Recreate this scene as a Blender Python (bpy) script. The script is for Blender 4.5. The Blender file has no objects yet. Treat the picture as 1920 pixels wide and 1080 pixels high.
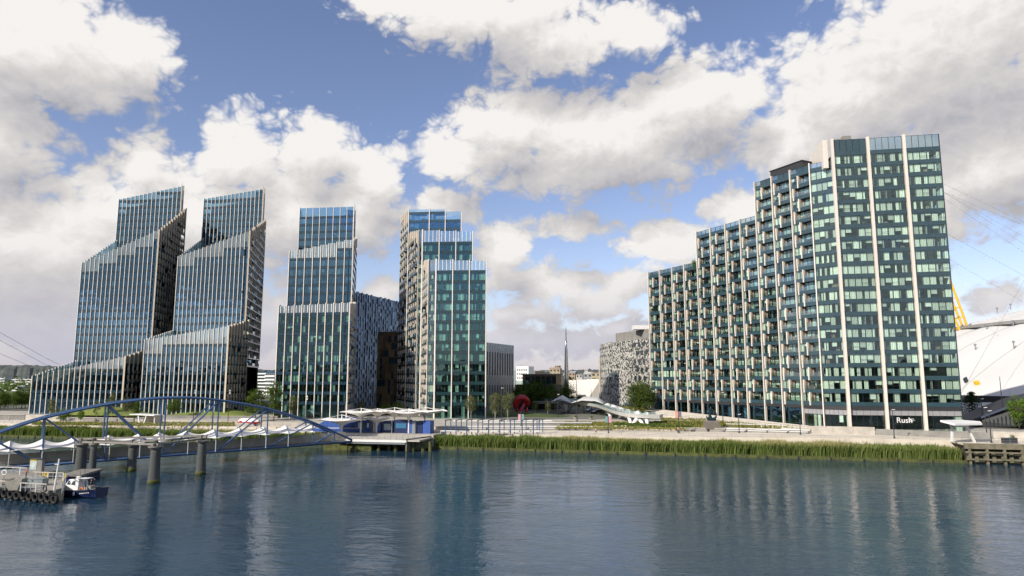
import bpy, bmesh, math, random
import numpy as np
from mathutils import Matrix, Vector
R = math.radians
sc = bpy.context.scene
COL = sc.collection
# ------------------------------------------------------------------ camera
CAMZ, PITCH, FPX = 16.5, R(7.6), 1280.0
cam = bpy.data.cameras.new('camera'); cam.lens = 24.0; cam.sensor_width = 36.0
cam.clip_start = 0.5; cam.clip_end = 30000
camo = bpy.data.objects.new('camera', cam); COL.objects.link(camo)
camo.location = (0, 0, CAMZ); camo.rotation_euler = (R(90) + PITCH, 0, 0)
sc.camera = camo
# ------------------------------------------------------------------ light
SUN = Vector((-0.62, -0.56, 0.55)).normalized()
sl = bpy.data.lights.new('sun', 'SUN'); sl.energy = 5.0; sl.angle = R(0.6); sl.color = (1.0, 0.93, 0.82)
so = bpy.data.objects.new('sun', sl); COL.objects.link(so)
so.rotation_euler = (-SUN).to_track_quat('-Z', 'Y').to_euler()
so.location = (-100, -60, 120)
sc.view_settings.view_transform = 'Standard'; sc.view_settings.look = 'None'
sc.view_settings.exposure = 0.1; sc.view_settings.gamma = 1.0
sc.cycles.max_bounces = 6; sc.cycles.transparent_max_bounces = 16
sc.cycles.diffuse_bounces = 2; sc.cycles.glossy_bounces = 3; sc.cycles.transmission_bounces = 2
sc.cycles.caustics_reflective = False; sc.cycles.caustics_refractive = False
sc.cycles.use_adaptive_sampling = True; sc.cycles.adaptive_threshold = 0.02
sc.cycles.adaptive_min_samples = 6
sc.cycles.use_denoising = True
sc.cycles.sample_clamp_indirect = 6.0
# ------------------------------------------------------------------ sky
CLOUDS = [(-36.7, 22.2, 8.3, 5.0, 1.2), (-38.0, 16.7, 3.8, 4.5, 1), (-31.1, 23.5, 3.8, 2.7, 1), (-34.9, 8.8, 9.2, 5.5, 1.2), (-26.7, 11.6, 9.5, 4.8, 1.2), (-29.3, 16.0, 2.3, 2.7, 1), (-22.4, 16.9, 4.0, 3.6, 1), (-16.7, 18.3, 3.6, 3.5, 1), (-11.8, 16.6, 3.5, 2.8, 1), (-17.7, 13.2, 9.9, 4.2, 1.1), (-5.9, 14.4, 3.4, 1.8, 0.9), (-29.1, 4.7, 14.4, 4.3, 1.2), (-13.9, 13.9, 6.5, 2.4, 1), (-2.9, 29.7, 10.4, 3.3, 1.1), (4.3, 27.3, 8.9, 2.8, 1.1), (10.3, 27.8, 5.0, 1.9, 1), (-9.9, 29.9, 4.6, 1.5, 1), (0.0, 20.8, 5.6, 3.6, 1.1), (7.4, 19.6, 11.3, 4.5, 1.2), (15.1, 22.2, 6.5, 3.8, 1.2), (19.6, 22.1, 2.7, 2.0, 1), (-5.1, 18.2, 3.9, 2.6, 1), (5.5, 16.8, 7.7, 1.8, 1), (33.4, 22.3, 9.9, 7.0, 1.3), (27.7, 20.9, 6.3, 4.9, 1.2), (22.9, 18.5, 4.3, 3.6, 1.1), (36.0, 14.9, 6.1, 4.6, 1.2), (19.4, 13.5, 4.1, 1.8, 1), (13.0, 10.5, 4.7, 2.6, 1), (28.9, 12.2, 9.1, 4.3, 1.1), (9.8, 7.9, 2.6, 1.5, 0.9), (-0.5, 11.0, 2.8, 2.5, 1), (4.6, 12.7, 4.1, 1.5, 0.7), (2.7, 8.0, 4.9, 2.2, 0.9), (1.8, 5.4, 4.9, 1.4, 0.8), (7.2, 6.0, 3.1, 1.6, 0.8), (9.1, 4.0, 2.8, 1.1, 0.9), (-10.7, 7.2, 2.2, 1.3, 0.9), (35.6, 5.5, 1.8, 1.3, 0.8), (1.8, 3.1, 11.5, 1.4, 0.7)]
class NT:
    """tiny helper to write node trees as expressions"""
    def __init__(s, tree): s.t = tree
    def n(s, typ, **kw):
        nd = s.t.nodes.new(typ)
        for k, v in kw.items(): setattr(nd, k, v)
        return nd
    def put(s, sock, v):
        if isinstance(v, bpy.types.NodeSocket): s.t.links.new(v, sock)
        else:
            if hasattr(sock.default_value, '__len__') and not hasattr(v, '__len__'): v = [v] * len(sock.default_value)
            if hasattr(sock.default_value, '__len__') and len(sock.default_value) == 4 and len(v) == 3: v = list(v) + [1]
            sock.default_value = v
    def m(s, op, a, b=0.0, c=0.0, clamp=False):
        nd = s.n('ShaderNodeMath', operation=op, use_clamp=clamp)
        s.put(nd.inputs[0], a); s.put(nd.inputs[1], b); s.put(nd.inputs[2], c)
        return nd.outputs[0]
    def v(s, op, a, b=(0, 0, 0)):
        nd = s.n('ShaderNodeVectorMath', operation=op); s.put(nd.inputs[0], a)
        if op == 'SCALE': s.put(nd.inputs['Scale'], b)
        else: s.put(nd.inputs[1], b)
        return nd.outputs['Value' if op in ('LENGTH', 'DOT_PRODUCT') else 'Vector']
    def mix(s, f, a, b, blend='MIX'):
        nd = s.n('ShaderNodeMix', data_type='RGBA', blend_type=blend)
        s.put(nd.inputs[0], f); s.put(nd.inputs[6], a); s.put(nd.inputs[7], b)
        return nd.outputs[2]
    def ramp(s, f, *stops):
        nd = s.n('ShaderNodeValToRGB'); el = nd.color_ramp.elements
        while len(el) < len(stops): el.new(0.5)
        for e, (p, c) in zip(el, stops):
            e.position = p; e.color = (c, c, c, 1) if not hasattr(c, '__len__') else (*c, 1)
        s.put(nd.inputs[0], f); return nd.outputs[0]
    def step(s, x, a, b):
        nd = s.n('ShaderNodeMapRange', interpolation_type='SMOOTHSTEP')
        s.put(nd.inputs[0], x); nd.inputs[1].default_value = a; nd.inputs[2].default_value = b
        return nd.outputs[0]
    def noise(s, vec, scale, detail=2, rough=0.5, dist=0.0, typ='FBM'):
        nd = s.n('ShaderNodeTexNoise', noise_type=typ)
        if vec is not None: s.put(nd.inputs['Vector'], vec)
        nd.inputs['Scale'].default_value = scale; nd.inputs['Detail'].default_value = detail
        nd.inputs['Roughness'].default_value = rough; nd.inputs['Distortion'].default_value = dist
        return nd.outputs['Fac']

def cloud_group():
    g = bpy.data.node_groups.new('cloud_field', 'ShaderNodeTree')
    g.interface.new_socket('Angles', in_out='INPUT', socket_type='NodeSocketVector')
    for k in ('Cover', 'Billow'): g.interface.new_socket(k, in_out='OUTPUT', socket_type='NodeSocketFloat')
    b = NT(g); gi = b.n('NodeGroupInput'); go = b.n('NodeGroupOutput')
    ang = gi.outputs[0]                              # (azimuth, elevation, 0) in degrees
    sp = b.n('ShaderNodeSeparateXYZ'); b.put(sp.inputs[0], ang); az, el = sp.outputs[0], sp.outputs[1]
    q = b.v('MULTIPLY', ang, (0.10, 0.135, 0.0))
    w = b.n('ShaderNodeTexNoise', noise_dimensions='2D'); b.put(w.inputs['Vector'], q); w.inputs['Scale'].default_value = 2.6; w.inputs['Detail'].default_value = 2
    wv = b.v('SCALE', b.v('SUBTRACT', w.outputs['Color'], (0.5, 0.5, 0.5)), 0.20)
    q2 = b.v('ADD', q, wv)
    fbn = b.n('ShaderNodeTexNoise', noise_dimensions='2D'); b.put(fbn.inputs['Vector'], q2)
    fbn.inputs['Scale'].default_value = 1.9; fbn.inputs['Detail'].default_value = 7; fbn.inputs['Roughness'].default_value = 0.50
    vo = b.n('ShaderNodeTexVoronoi', feature='SMOOTH_F1', voronoi_dimensions='2D'); b.put(vo.inputs['Vector'], q2); vo.inputs['Smoothness'].default_value = 0.30
    vo.inputs['Scale'].default_value = 4.6; vo.inputs['Detail'].default_value = 2.0; vo.inputs['Roughness'].default_value = 0.55; vo.inputs['Lacunarity'].default_value = 2.3
    bil = b.m('SUBTRACT', 0.36, vo.outputs['Distance'])
    nz = b.m('ADD', b.m('MULTIPLY', b.m('SUBTRACT', fbn.outputs['Fac'], 0.5), 1.25), b.m('MULTIPLY', bil, 0.72))
    cov = None
    for (a, e, ra, re, st) in CLOUDS:
        d = b.n('ShaderNodeVectorMath', operation='MULTIPLY_ADD')
        b.put(d.inputs[0], ang); d.inputs[1].default_value = (1 / ra, 1 / re, 0); d.inputs[2].default_value = (-a / ra, -e / re, 0)
        f = b.m('MULTIPLY_ADD', b.v('LENGTH', d.outputs[0]), -st, st)
        cov = f if cov is None else b.m('SMOOTH_MAX', cov, f, 0.30)
    # beyond the clouds that are in view the same kind of broken cumulus goes on all round
    lo = b.n('ShaderNodeTexNoise', noise_dimensions='2D'); b.put(lo.inputs['Vector'], q); lo.inputs['Scale'].default_value = 0.42; lo.inputs['Detail'].default_value = 2
    far = b.m('MULTIPLY', b.m('SUBTRACT', lo.outputs['Fac'], 0.53), 6.0)
    out = b.m('MAXIMUM', b.step(b.m('ABSOLUTE', az), 42, 50), b.step(el, 31, 37))
    far = b.m('SUBTRACT', far, b.m('MULTIPLY', b.m('SUBTRACT', 1.0, out), 3.0))
    cov = b.m('MAXIMUM', cov, far)
    b.put(go.inputs[0], b.m('MULTIPLY_ADD', b.m('MINIMUM', cov, 1.0), 1.25, CLOUD_BIAS)); b.put(go.inputs[1], nz)
    return g
CLOUD_BIAS = 0.40

def make_world():
    w = bpy.data.worlds.new('World'); sc.world = w; w.use_nodes = True
    t = w.node_tree; t.nodes.clear(); b = NT(t)
    out = b.n('ShaderNodeOutputWorld')
    sky = b.n('ShaderNodeTexSky', sky_type='NISHITA', sun_disc=False)
    sky.sun_elevation = math.asin(SUN.z); sky.sun_rotation = math.atan2(SUN.x, SUN.y) % (2 * math.pi)
    sky.altitude = 0; sky.air_density = 1.0; sky.dust_density = 0.3; sky.ozone_density = 3.0
    bg1 = b.n('ShaderNodeBackground'); bg1.inputs[1].default_value = 0.13; b.put(bg1.inputs[0], b.mix(1.0, sky.outputs[0], (1.22, 1.02, 1.04), 'MULTIPLY'))
    tc = b.n('ShaderNodeTexCoord'); sp = b.n('ShaderNodeSeparateXYZ'); b.put(sp.inputs[0], tc.outputs['Generated'])
    az = b.m('MULTIPLY', b.m('ARCTAN2', sp.outputs[0], sp.outputs[1]), 180 / math.pi)
    el = b.m('MULTIPLY', b.m('ARCSINE', sp.outputs[2]), 180 / math.pi)
    cb = b.n('ShaderNodeCombineXYZ'); b.put(cb.inputs[0], az); b.put(cb.inputs[1], el)
    grp = cloud_group()
    def field(off):
        nd = b.n('ShaderNodeGroup', node_tree=grp)
        b.put(nd.inputs[0], b.v('ADD', cb.outputs[0], (*off, 0)) if off else cb.outputs[0]); return nd.outputs
    c0, n0 = field(None); n1 = field((-0.45, 0.7))[1]; c2, n2 = field((-1.2, 3.6))
    f0 = b.m('ADD', c0, n0)
    mask = b.step(f0, -0.10, 0.52)
    rel = b.m('ADD', b.m('MULTIPLY', b.m('SUBTRACT', n0, n1), 0.26), b.m('ADD', b.m('MULTIPLY', b.m('SUBTRACT', n0, n2), 0.09), b.m('MULTIPLY', b.m('SUBTRACT', c0, c2), 0.48)))
    thick = b.step(f0, 0.35, 1.6)
    lit = b.m('ADD', b.m('SUBTRACT', 0.68, b.m('MULTIPLY', thick, 0.16)), rel, clamp=True)
    col = b.n('ShaderNodeValToRGB'); e = col.color_ramp.elements
    for _ in range(2): e.new(0.5)
    for el_, (p, c) in zip(e, [(0.0, (0.33, 0.33, 0.37)), (0.38, (0.50, 0.49, 0.51)), (0.68, (0.64, 0.62, 0.605)), (1.0, (0.86, 0.835, 0.81))]):
        el_.position = p; el_.color = (*c, 1)
    b.put(col.inputs[0], lit)
    # low clouds are seen through more air
    hz = b.step(el, 13.0, 0.0)
    cc = b.mix(b.m('MULTIPLY', hz, 0.5), col.outputs[0], (0.52, 0.50, 0.55))
    bg2 = b.n('ShaderNodeBackground'); b.put(bg2.inputs[0], cc); bg2.inputs[1].default_value = 1.0
    mx = b.n('ShaderNodeMixShader'); b.put(mx.inputs[0], b.m('MULTIPLY', mask, b.step(el, -3, 0.5)))
    t.links.new(bg1.outputs[0], mx.inputs[1]); t.links.new(bg2.outputs[0], mx.inputs[2])
    # pale lilac air along the horizon, all the way round
    bg3 = b.n('ShaderNodeBackground'); bg3.inputs[0].default_value = (0.50, 0.50, 0.60, 1)
    mh = b.n('ShaderNodeMixShader'); b.put(mh.inputs[0], b.m('MULTIPLY', b.step(el, 8.0, -1.0), 0.85))
    t.links.new(mx.outputs[0], mh.inputs[1]); t.links.new(bg3.outputs[0], mh.inputs[2])
    t.links.new(mh.outputs[0], out.inputs[0])
    w.cycles.sampling_method = 'MANUAL'; w.cycles.sample_map_resolution = 512
make_world()
# ------------------------------------------------------------------ view helpers: a pixel of the photograph to a point of the place
_s, _c = math.sin(PITCH), math.cos(PITCH)
def ray(px, py):
    b_ = (540 - py) / FPX; return ((px - 960) / FPX, _c - b_ * _s, _s + b_ * _c)
def W(px, py, Y):
    r = ray(px, py); k = Y / r[1]; return Vector((r[0] * k, Y, CAMZ + r[2] * k))
def G(px, py, z):
    r = ray(px, py); k = (z - CAMZ) / r[2]; return Vector((r[0] * k, r[1] * k, z))
def XY(px, Y, py=700):
    p = W(px, py, Y); return (p.x, p.y)
def depth(p): return p[1] * _c + (p[2] - CAMZ) * _s
# the river bank is a straight line: s along it (to the right), t inland
BE = Vector((0.967, -0.2548, 0)).normalized(); BN = Vector((-BE.y, BE.x, 0)); BO = Vector((0, 161.6, 0))
def bank(s, t, z=0.0): return BO + BE * s + BN * t + Vector((0, 0, z))
def bank_st(p): d = Vector((p[0], p[1], 0)) - BO; return d.dot(BE), d.dot(BN)
# ------------------------------------------------------------------ materials
MATS = {}
def mat(name, col, rough=0.6, metal=0.0, spec=0.5, var=0.0, vscale=0.5, bump=0.0, bscale=4.0, island=0.0, emit=None, coat=0.0, stretch=(1, 1, 1), col2=None):
    if name in MATS: return MATS[name]
    m = bpy.data.materials.new(name); m.use_nodes = True; t = m.node_tree; b = NT(t)
    p = t.nodes['Principled BSDF']
    p.inputs['Base Color'].default_value = (*col, 1); p.inputs['Roughness'].default_value = rough
    p.inputs['Metallic'].default_value = metal; p.inputs['Specular IOR Level'].default_value = spec
    p.inputs['Coat Weight'].default_value = coat
    geo = b.n('ShaderNodeNewGeometry'); pos = b.v('MULTIPLY', geo.outputs['Position'], stretch)
    c = None
    if var:
        nz = b.noise(pos, vscale, 6, 0.6)
        k = b.m('MULTIPLY', b.m('SUBTRACT', nz, 0.5), 2 * var)
        c2 = col2 or tuple(x * 0.5 for x in col)
        c = b.mix(b.step(nz, 0.35, 0.70), col, tuple(a * (1 - min(1, var * 1.5)) + b_ * min(1, var * 1.5) for a, b_ in zip(col, c2)))
    if island:
        f = b.m('MULTIPLY_ADD', geo.outputs['Random Per Island'], 2 * island, 1 - island)
        c = b.mix(1.0, c if c is not None else (*col, 1), b.v('SCALE', (1, 1, 1), f), 'MULTIPLY')
    if c is not None: b.put(p.inputs['Base Color'], c)
    if bump:
        bp = b.n('ShaderNodeBump'); bp.inputs['Distance'].default_value = bump; b.put(bp.inputs['Height'], b.noise(pos, bscale, 5, 0.6))
        b.put(p.inputs['Normal'], bp.outputs[0])
    if emit: p.inputs['Emission Color'].default_value = (*emit[0], 1); p.inputs['Emission Strength'].default_value = emit[1]
    MATS[name] = m; return m

def glass_mat(name, tint, refl=0.12, gcol=(0.9, 0.97, 1.0), wob=0.004, wscale=0.6):
    m = bpy.data.materials.new(name); m.use_nodes = True; t = m.node_tree; t.nodes.clear(); b = NT(t)
    out = b.n('ShaderNodeOutputMaterial'); tr = b.n('ShaderNodeBsdfTransparent'); gl = b.n('ShaderNodeBsdfGlossy')
    b.put(tr.inputs[0], tint); b.put(gl.inputs[0], gcol); gl.inputs['Roughness'].default_value = 0.02
    geo = b.n('ShaderNodeNewGeometry')
    bp = b.n('ShaderNodeBump'); bp.inputs['Distance'].default_value = wob
    b.put(bp.inputs['Height'], b.noise(geo.outputs['Position'], wscale, 1, 0.4)); b.put(gl.inputs['Normal'], bp.outputs[0])
    cosv = b.m('ABSOLUTE', b.v('DOT_PRODUCT', geo.outputs['Incoming'], geo.outputs['Normal']))
    fr = b.m('MULTIPLY_ADD', b.m('POWER', b.m('SUBTRACT', 1.0, cosv, clamp=True), 5.0), 0.96, 0.04)
    fac = b.m('ADD', fr, refl, clamp=True)
    mx = b.n('ShaderNodeMixShader'); b.put(mx.inputs[0], fac)
    t.links.new(tr.outputs[0], mx.inputs[1]); t.links.new(gl.outputs[0], mx.inputs[2]); t.links.new(mx.outputs[0], out.inputs[0])
    MATS[name] = m; return m
GLASS = glass_mat('tinted_glass', (0.855, 0.922, 0.90), 0.05, (0.75, 0.95, 1.0), 0.03, 0.35)
GLASSB = glass_mat('blue_tinted_glass', (0.50, 0.64, 0.72), 0.15, (0.40, 0.72, 1.0), 0.03, 0.35)
GLASST = glass_mat('teal_tinted_glass', (0.66, 0.80, 0.77), 0.045, (0.55, 0.90, 1.0), 0.05, 0.30)
CLEAR = glass_mat('clear_balustrade_glass', (0.80, 0.88, 0.87), 0.13, (.9, .97, 1), 0.0)
SCREEN = glass_mat('parapet_glass', (0.66, 0.78, 0.82), 0.26, (0.88, 0.96, 1), 0.0)
FIN = mat('cream_aluminium_fin', (0.76, 0.69, 0.60), 0.45, var=0.12, vscale=0.15, stretch=(1, 1, 0.3))
FINB = mat('warm_beige_fin', (0.80, 0.745, 0.66), 0.5, var=0.15, vscale=0.15)
SPAN = mat('dark_teal_spandrel', (0.036, 0.072, 0.090), 0.13, spec=0.6, var=0.2, vscale=0.2)
SPANB = mat('dark_blue_spandrel', (0.016, 0.042, 0.066), 0.12, spec=0.6, var=0.2, vscale=0.2)
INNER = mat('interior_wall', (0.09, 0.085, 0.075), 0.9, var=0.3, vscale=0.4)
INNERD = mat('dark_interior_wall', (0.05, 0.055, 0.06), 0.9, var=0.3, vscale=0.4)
SLAB = mat('interior_ceiling', (0.20, 0.19, 0.175), 0.9)
CURT = mat('curtain_cloth', (0.84, 0.83, 0.72), 0.9, island=0.32)
FURN = mat('room_furniture', (0.30, 0.22, 0.16), 0.8, island=0.8)
TIMBER = mat('balcony_timber', (0.36, 0.295, 0.23), 0.7, var=0.3, vscale=2.0, stretch=(3, 3, 0.5))
SOFFIT = mat('dark_soffit', (0.03, 0.03, 0.032), 0.5)
GREYP = mat('grey_panel', (0.30, 0.30, 0.31), 0.4, var=0.1)
FRAME = mat('dark_window_frame', (0.02, 0.03, 0.035), 0.35)
ROOFM = mat('roof_membrane', (0.22, 0.22, 0.22), 0.9, var=0.3, vscale=0.3)
BALP = mat('beige_balcony_panel', (0.50, 0.43, 0.33), 0.6, var=0.15, vscale=0.3)
WHITE = mat('white_painted_metal', (0.78, 0.77, 0.74), 0.4, var=0.08, vscale=0.4)
CONC = mat('pale_concrete', (0.50, 0.46, 0.40), 0.85, var=0.35, vscale=0.5, bump=0.02, bscale=3)
CONCD = mat('grey_concrete', (0.26, 0.25, 0.23), 0.85, var=0.35, vscale=0.5, bump=0.02, bscale=3)
# ------------------------------------------------------------------ object helpers
UNIT = {}
def unit_cube(m):
    if m.name in UNIT: return UNIT[m.name]
    me = bpy.data.meshes.new('block')
    v = [(x, y, z) for z in (-.5, .5) for y in (-.5, .5) for x in (-.5, .5)]
    me.from_pydata(v, [], [(0, 2, 3, 1), (4, 5, 7, 6), (0, 1, 5, 4), (2, 6, 7, 3), (0, 4, 6, 2), (1, 3, 7, 5)])
    me.materials.append(m); me.update(); UNIT[m.name] = me; return me
def tag(o, label=None, cat=None, group=None, kind=None):
    if label: o['label'] = label
    if cat: o['category'] = cat
    if group: o['group'] = group
    if kind: o['kind'] = kind
    return o
def empty(name, loc, label, cat, group=None):
    o = bpy.data.objects.new(name, None); o.empty_display_size = 1.0; COL.objects.link(o); o.location = loc
    return tag(o, label, cat, group)
def link(name, me, parent=None, M=None):
    o = bpy.data.objects.new(name, me); COL.objects.link(o)
    off = Vector((0, 0, 0)); q = parent
    while q is not None: off += q.location; q = q.parent
    M = M if M is not None else Matrix.Identity(4)
    if parent is not None: o.parent = parent
    o.matrix_basis = Matrix.Translation(-off) @ M
    return o
class Fr:
    """facade frame: u along the wall to the right seen from outside, n outwards, z up"""
    def __init__(s, a, b):
        s.a = Vector((a[0], a[1], 0)); d = Vector((b[0] - a[0], b[1] - a[1], 0)); s.w = d.length
        s.u = d.normalized(); s.n = Vector((s.u.y, -s.u.x, 0))
    def p(s, u, n, z): return s.a + s.u * u + s.n * n + Vector((0, 0, z))
    def M(s, u0, u1, n0, n1, z0, z1, tilt=0.0):
        c = s.p((u0 + u1) / 2, (n0 + n1) / 2, (z0 + z1) / 2)
        m = Matrix.Identity(4); i = -s.n
        m.col[0] = (*s.u, 0); m.col[1] = (*i, 0); m.col[2] = (0, 0, 1, 0); m.col[3] = (*c, 1)
        if tilt: m = m @ Matrix.Rotation(tilt * random.uniform(-1, 1), 4, 'X') @ Matrix.Rotation(tilt * random.uniform(-1, 1), 4, 'Z')
        return m @ Matrix.Diagonal((u1 - u0, n1 - n0, z1 - z0, 1))
def block(name, m, M, parent=None): return link(name, unit_cube(m), parent, M)
CUBEV = np.array([(x, y, z, 1) for z in (-.5, .5) for y in (-.5, .5) for x in (-.5, .5)], float)
CUBEF = np.array([(0, 2, 3, 1), (4, 5, 7, 6), (0, 1, 5, 4), (2, 6, 7, 3), (0, 4, 6, 2), (1, 3, 7, 5)])
class MB:
    """collects shapes into one mesh"""
    def __init__(s): s.v = []; s.f = []; s.mi = []; s.cur = 0
    def add(s, vs, fs):
        o = len(s.v); s.v += [tuple(v) for v in vs]; s.f += [tuple(i + o for i in f) for f in fs]; s.mi += [s.cur] * len(fs); return s
    def cube(s, M): return s.add((CUBEV @ np.array(M).T)[:, :3].tolist(), CUBEF.tolist())
    def box(s, x0, x1, y0, y1, z0, z1): return s.cube(Matrix.Translation(((x0 + x1) / 2, (y0 + y1) / 2, (z0 + z1) / 2)) @ Matrix.Diagonal((x1 - x0, y1 - y0, z1 - z0, 1)))
    def beam(s, p, q, w, h, up=Vector((0, 0, 1))):
        p, q = Vector(p), Vector(q); d = (q - p); L = d.length; d.normalize()
        x = d.cross(up)
        x = x.normalized() if x.length > 1e-6 else Vector((1, 0, 0)); y = x.cross(d)
        m = Matrix.Identity(4); m.col[0] = (*x, 0); m.col[1] = (*d, 0); m.col[2] = (*y, 0); m.col[3] = (*((p + q) / 2), 1)
        return s.cube(m @ Matrix.Diagonal((w, L, h, 1)))
    def tube(s, pts, r, n=8, cap=True):
        pts = [Vector(p) for p in pts]; rs = r if hasattr(r, '__len__') else [r] * len(pts)
        vs = []; fs = []
        ref = None
        for i, p in enumerate(pts):
            d = (pts[min(i + 1, len(pts) - 1)] - pts[max(i - 1, 0)]).normalized()
            if ref is None: ref = d.cross(Vector((0, 0, 1))) if abs(d.z) < .95 else d.cross(Vector((1, 0, 0)))
            x = (ref - d * ref.dot(d)).normalized(); y = d.cross(x); ref = x
            for k in range(n): a = 2 * math.pi * k / n; vs.append(p + (x * math.cos(a) + y * math.sin(a)) * rs[i])
        for i in range(len(pts) - 1):
            for k in range(n): fs.append((i * n + k, i * n + (k + 1) % n, (i + 1) * n + (k + 1) % n, (i + 1) * n + k))
        if cap: fs.append(tuple(range(n))[::-1]); fs.append(tuple(range((len(pts) - 1) * n, len(pts) * n)))
        return s.add(vs, fs)
    def prism(s, poly, z0, z1):
        n = len(poly); z0 = z0 if hasattr(z0, '__len__') else [z0] * n; z1 = z1 if hasattr(z1, '__len__') else [z1] * n
        vs = [(p[0], p[1], z) for p, z in zip(poly, z0)] + [(p[0], p[1], z) for p, z in zip(poly, z1)]
        fs = [tuple(range(n))[::-1], tuple(range(n, 2 * n))] + [(i, (i + 1) % n, n + (i + 1) % n, n + i) for i in range(n)]
        return s.add(vs, fs)
    def lathe(s, c, prof, n=16, axis=None):
        vs = []; fs = []; c = Vector(c)
        for r, z in prof:
            for k in range(n): a = 2 * math.pi * k / n; vs.append(c + Vector((r * math.cos(a), r * math.sin(a), z)))
        for i in range(len(prof) - 1):
            for k in range(n): fs.append((i * n + k, i * n + (k + 1) % n, (i + 1) * n + (k + 1) % n, (i + 1) * n + k))
        fs.append(tuple(range(n))[::-1]); fs.append(tuple(range((len(prof) - 1) * n, len(prof) * n)))
        return s.add(vs, fs)
    def mesh(s, name, mats, smooth=False):
        me = bpy.data.meshes.new(name); me.from_pydata(s.v, [], s.f)
        for m in (mats if isinstance(mats, (list, tuple)) else [mats]): me.materials.append(m)
        if any(s.mi): me.polygons.foreach_set('material_index', s.mi)
        if smooth: me.polygons.foreach_set('use_smooth', [True] * len(s.f))
        me.update(); return me
    def build(s, name, mats, parent=None, smooth=False, M=None): return link(name, s.mesh(name, mats, smooth), parent, M)
def ccw(poly):
    a = sum(p[0] * q[1] - q[0] * p[1] for p, q in zip(poly, poly[1:] + poly[:1]))
    return poly if a > 0 else poly[::-1]
# ------------------------------------------------------------------ water and land
def make_water():
    m = bpy.data.materials.new('river_water'); m.use_nodes = True; t = m.node_tree; b = NT(t)
    p = t.nodes['Principled BSDF']
    p.inputs['Base Color'].default_value = (0.014, 0.040, 0.070, 1); p.inputs['Roughness'].default_value = 0.06
    p.inputs['IOR'].default_value = 1.33
    geo = b.n('ShaderNodeNewGeometry')
    rot = b.n('ShaderNodeVectorRotate', rotation_type='Z_AXIS'); b.put(rot.inputs['Vector'], geo.outputs['Position']); rot.inputs['Angle'].default_value = R(8)
    pos = b.v('MULTIPLY', rot.outputs[0], (0.55, 1.0, 1.0))
    big = b.noise(pos, 0.075, 3, 0.55, 0.6); mid = b.noise(pos, 0.42, 4, 0.62, 0.5); sm = b.noise(pos, 1.9, 4, 0.6, 0.3)
    calm = b.step(b.noise(b.v('MULTIPLY', rot.outputs[0], (0.35, 1, 1)), 0.022, 3, 0.5), 0.38, 0.62)
    h = b.m('ADD', b.m('MULTIPLY', big, 1.1), b.m('ADD', b.m('MULTIPLY', mid, 0.62), b.m('MULTIPLY', b.m('MULTIPLY', sm, 0.17), b.m('MULTIPLY_ADD', calm, 0.9, 0.4))))
    bp = b.n('ShaderNodeBump'); bp.inputs['Distance'].default_value = 0.17; bp.inputs['Strength'].default_value = 1.0
    b.put(bp.inputs['Height'], h); b.put(p.inputs['Normal'], bp.outputs[0])
    col = b.mix(calm, (0.012, 0.038, 0.068), (0.024, 0.054, 0.084)); b.put(p.inputs['Base Color'], col)
    mb = MB(); mb.add([(-9000, -3000, 0), (9000, -3000, 0), (9000, 3000, 0), (-9000, 3000, 0)], [(0, 1, 2, 3)])
    tag(mb.build('river_water', m), 'dark teal rippled river in the foreground', None, kind='structure')
make_water()
PAVE = mat('pale_paving', (0.64, 0.57, 0.47), 0.9, var=0.25, vscale=0.25, bump=0.01, bscale=2)
PAVED = mat('grey_paving', (0.42, 0.39, 0.34), 0.9, var=0.3, vscale=0.2)
GRASS = mat('lawn_grass', (0.16, 0.19, 0.035), 0.9, var=0.4, vscale=0.3, bump=0.1, bscale=6, col2=(0.09, 0.13, 0.02))
EARTH = mat('town_ground', (0.16, 0.155, 0.13), 0.95, var=0.5, vscale=0.02, col2=(0.06, 0.09, 0.04))
MUD = mat('reed_bed_mud', (0.07, 0.075, 0.04), 0.9, var=0.4, vscale=0.6)
MOSS = mat('mossy_timber', (0.10, 0.11, 0.025), 0.9, var=0.6, vscale=1.2, bump=0.05, bscale=5, col2=(0.03, 0.035, 0.015))
def strip(name, s0, s1, t0, t1, z0, z1, m, label, bottom=-2.0, nseg=1):
    """a slab of ground along the bank with its river side closed by a wall"""
    mb = MB()
    poly = [bank(s0, t0), bank(s1, t0), bank(s1, t1), bank(s0, t1)]
    mb.prism(poly, bottom, [z0, z0, z1, z1])
    return tag(mb.build(name, m), label, None, kind='structure')
LZ = 4.8
strip('reed_bed_ground', -600, 104, 0.3, 7.5, 0.25, 0.6, MUD, 'dark mud under the reeds')
def zprom(s): return float(np.interp(s, [35, 66], [3.25, 3.85]))
_fr = [(832, 806), (1000, 806), (1146, 806.5), (1268, 808), (1362, 809.5), (1440, 811), (1520, 813), (1640, 815.5), (1862, 824), (1990, 829)]
FRONT = [(-9000, 23.5), (-60, 23.5), (-32, 20)]          # (s, t) of the retaining walls behind the promenade
for _x, _y in _fr:
    _z = 3.3
    for _ in range(4): _p = G(_x, _y, _z); _z = zprom(bank_st(_p)[0])
    FRONT.append(bank_st(_p))
FRONT.append((9000, FRONT[-1][1]))
def tfront(s): return float(np.interp(s, [q[0] for q in FRONT], [q[1] for q in FRONT]))
def ground(p):
    s, t = bank_st(p); tf = tfront(s)
    return zprom(s) if t < tf else min(LZ, 4.0 + (t - tf) / 22 * .8)
def GP(px, py):
    z = LZ
    for _ in range(8): p = G(px, py, z); z = .5 * z + .5 * ground(p)
    p = G(px, py, z); return p
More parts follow.
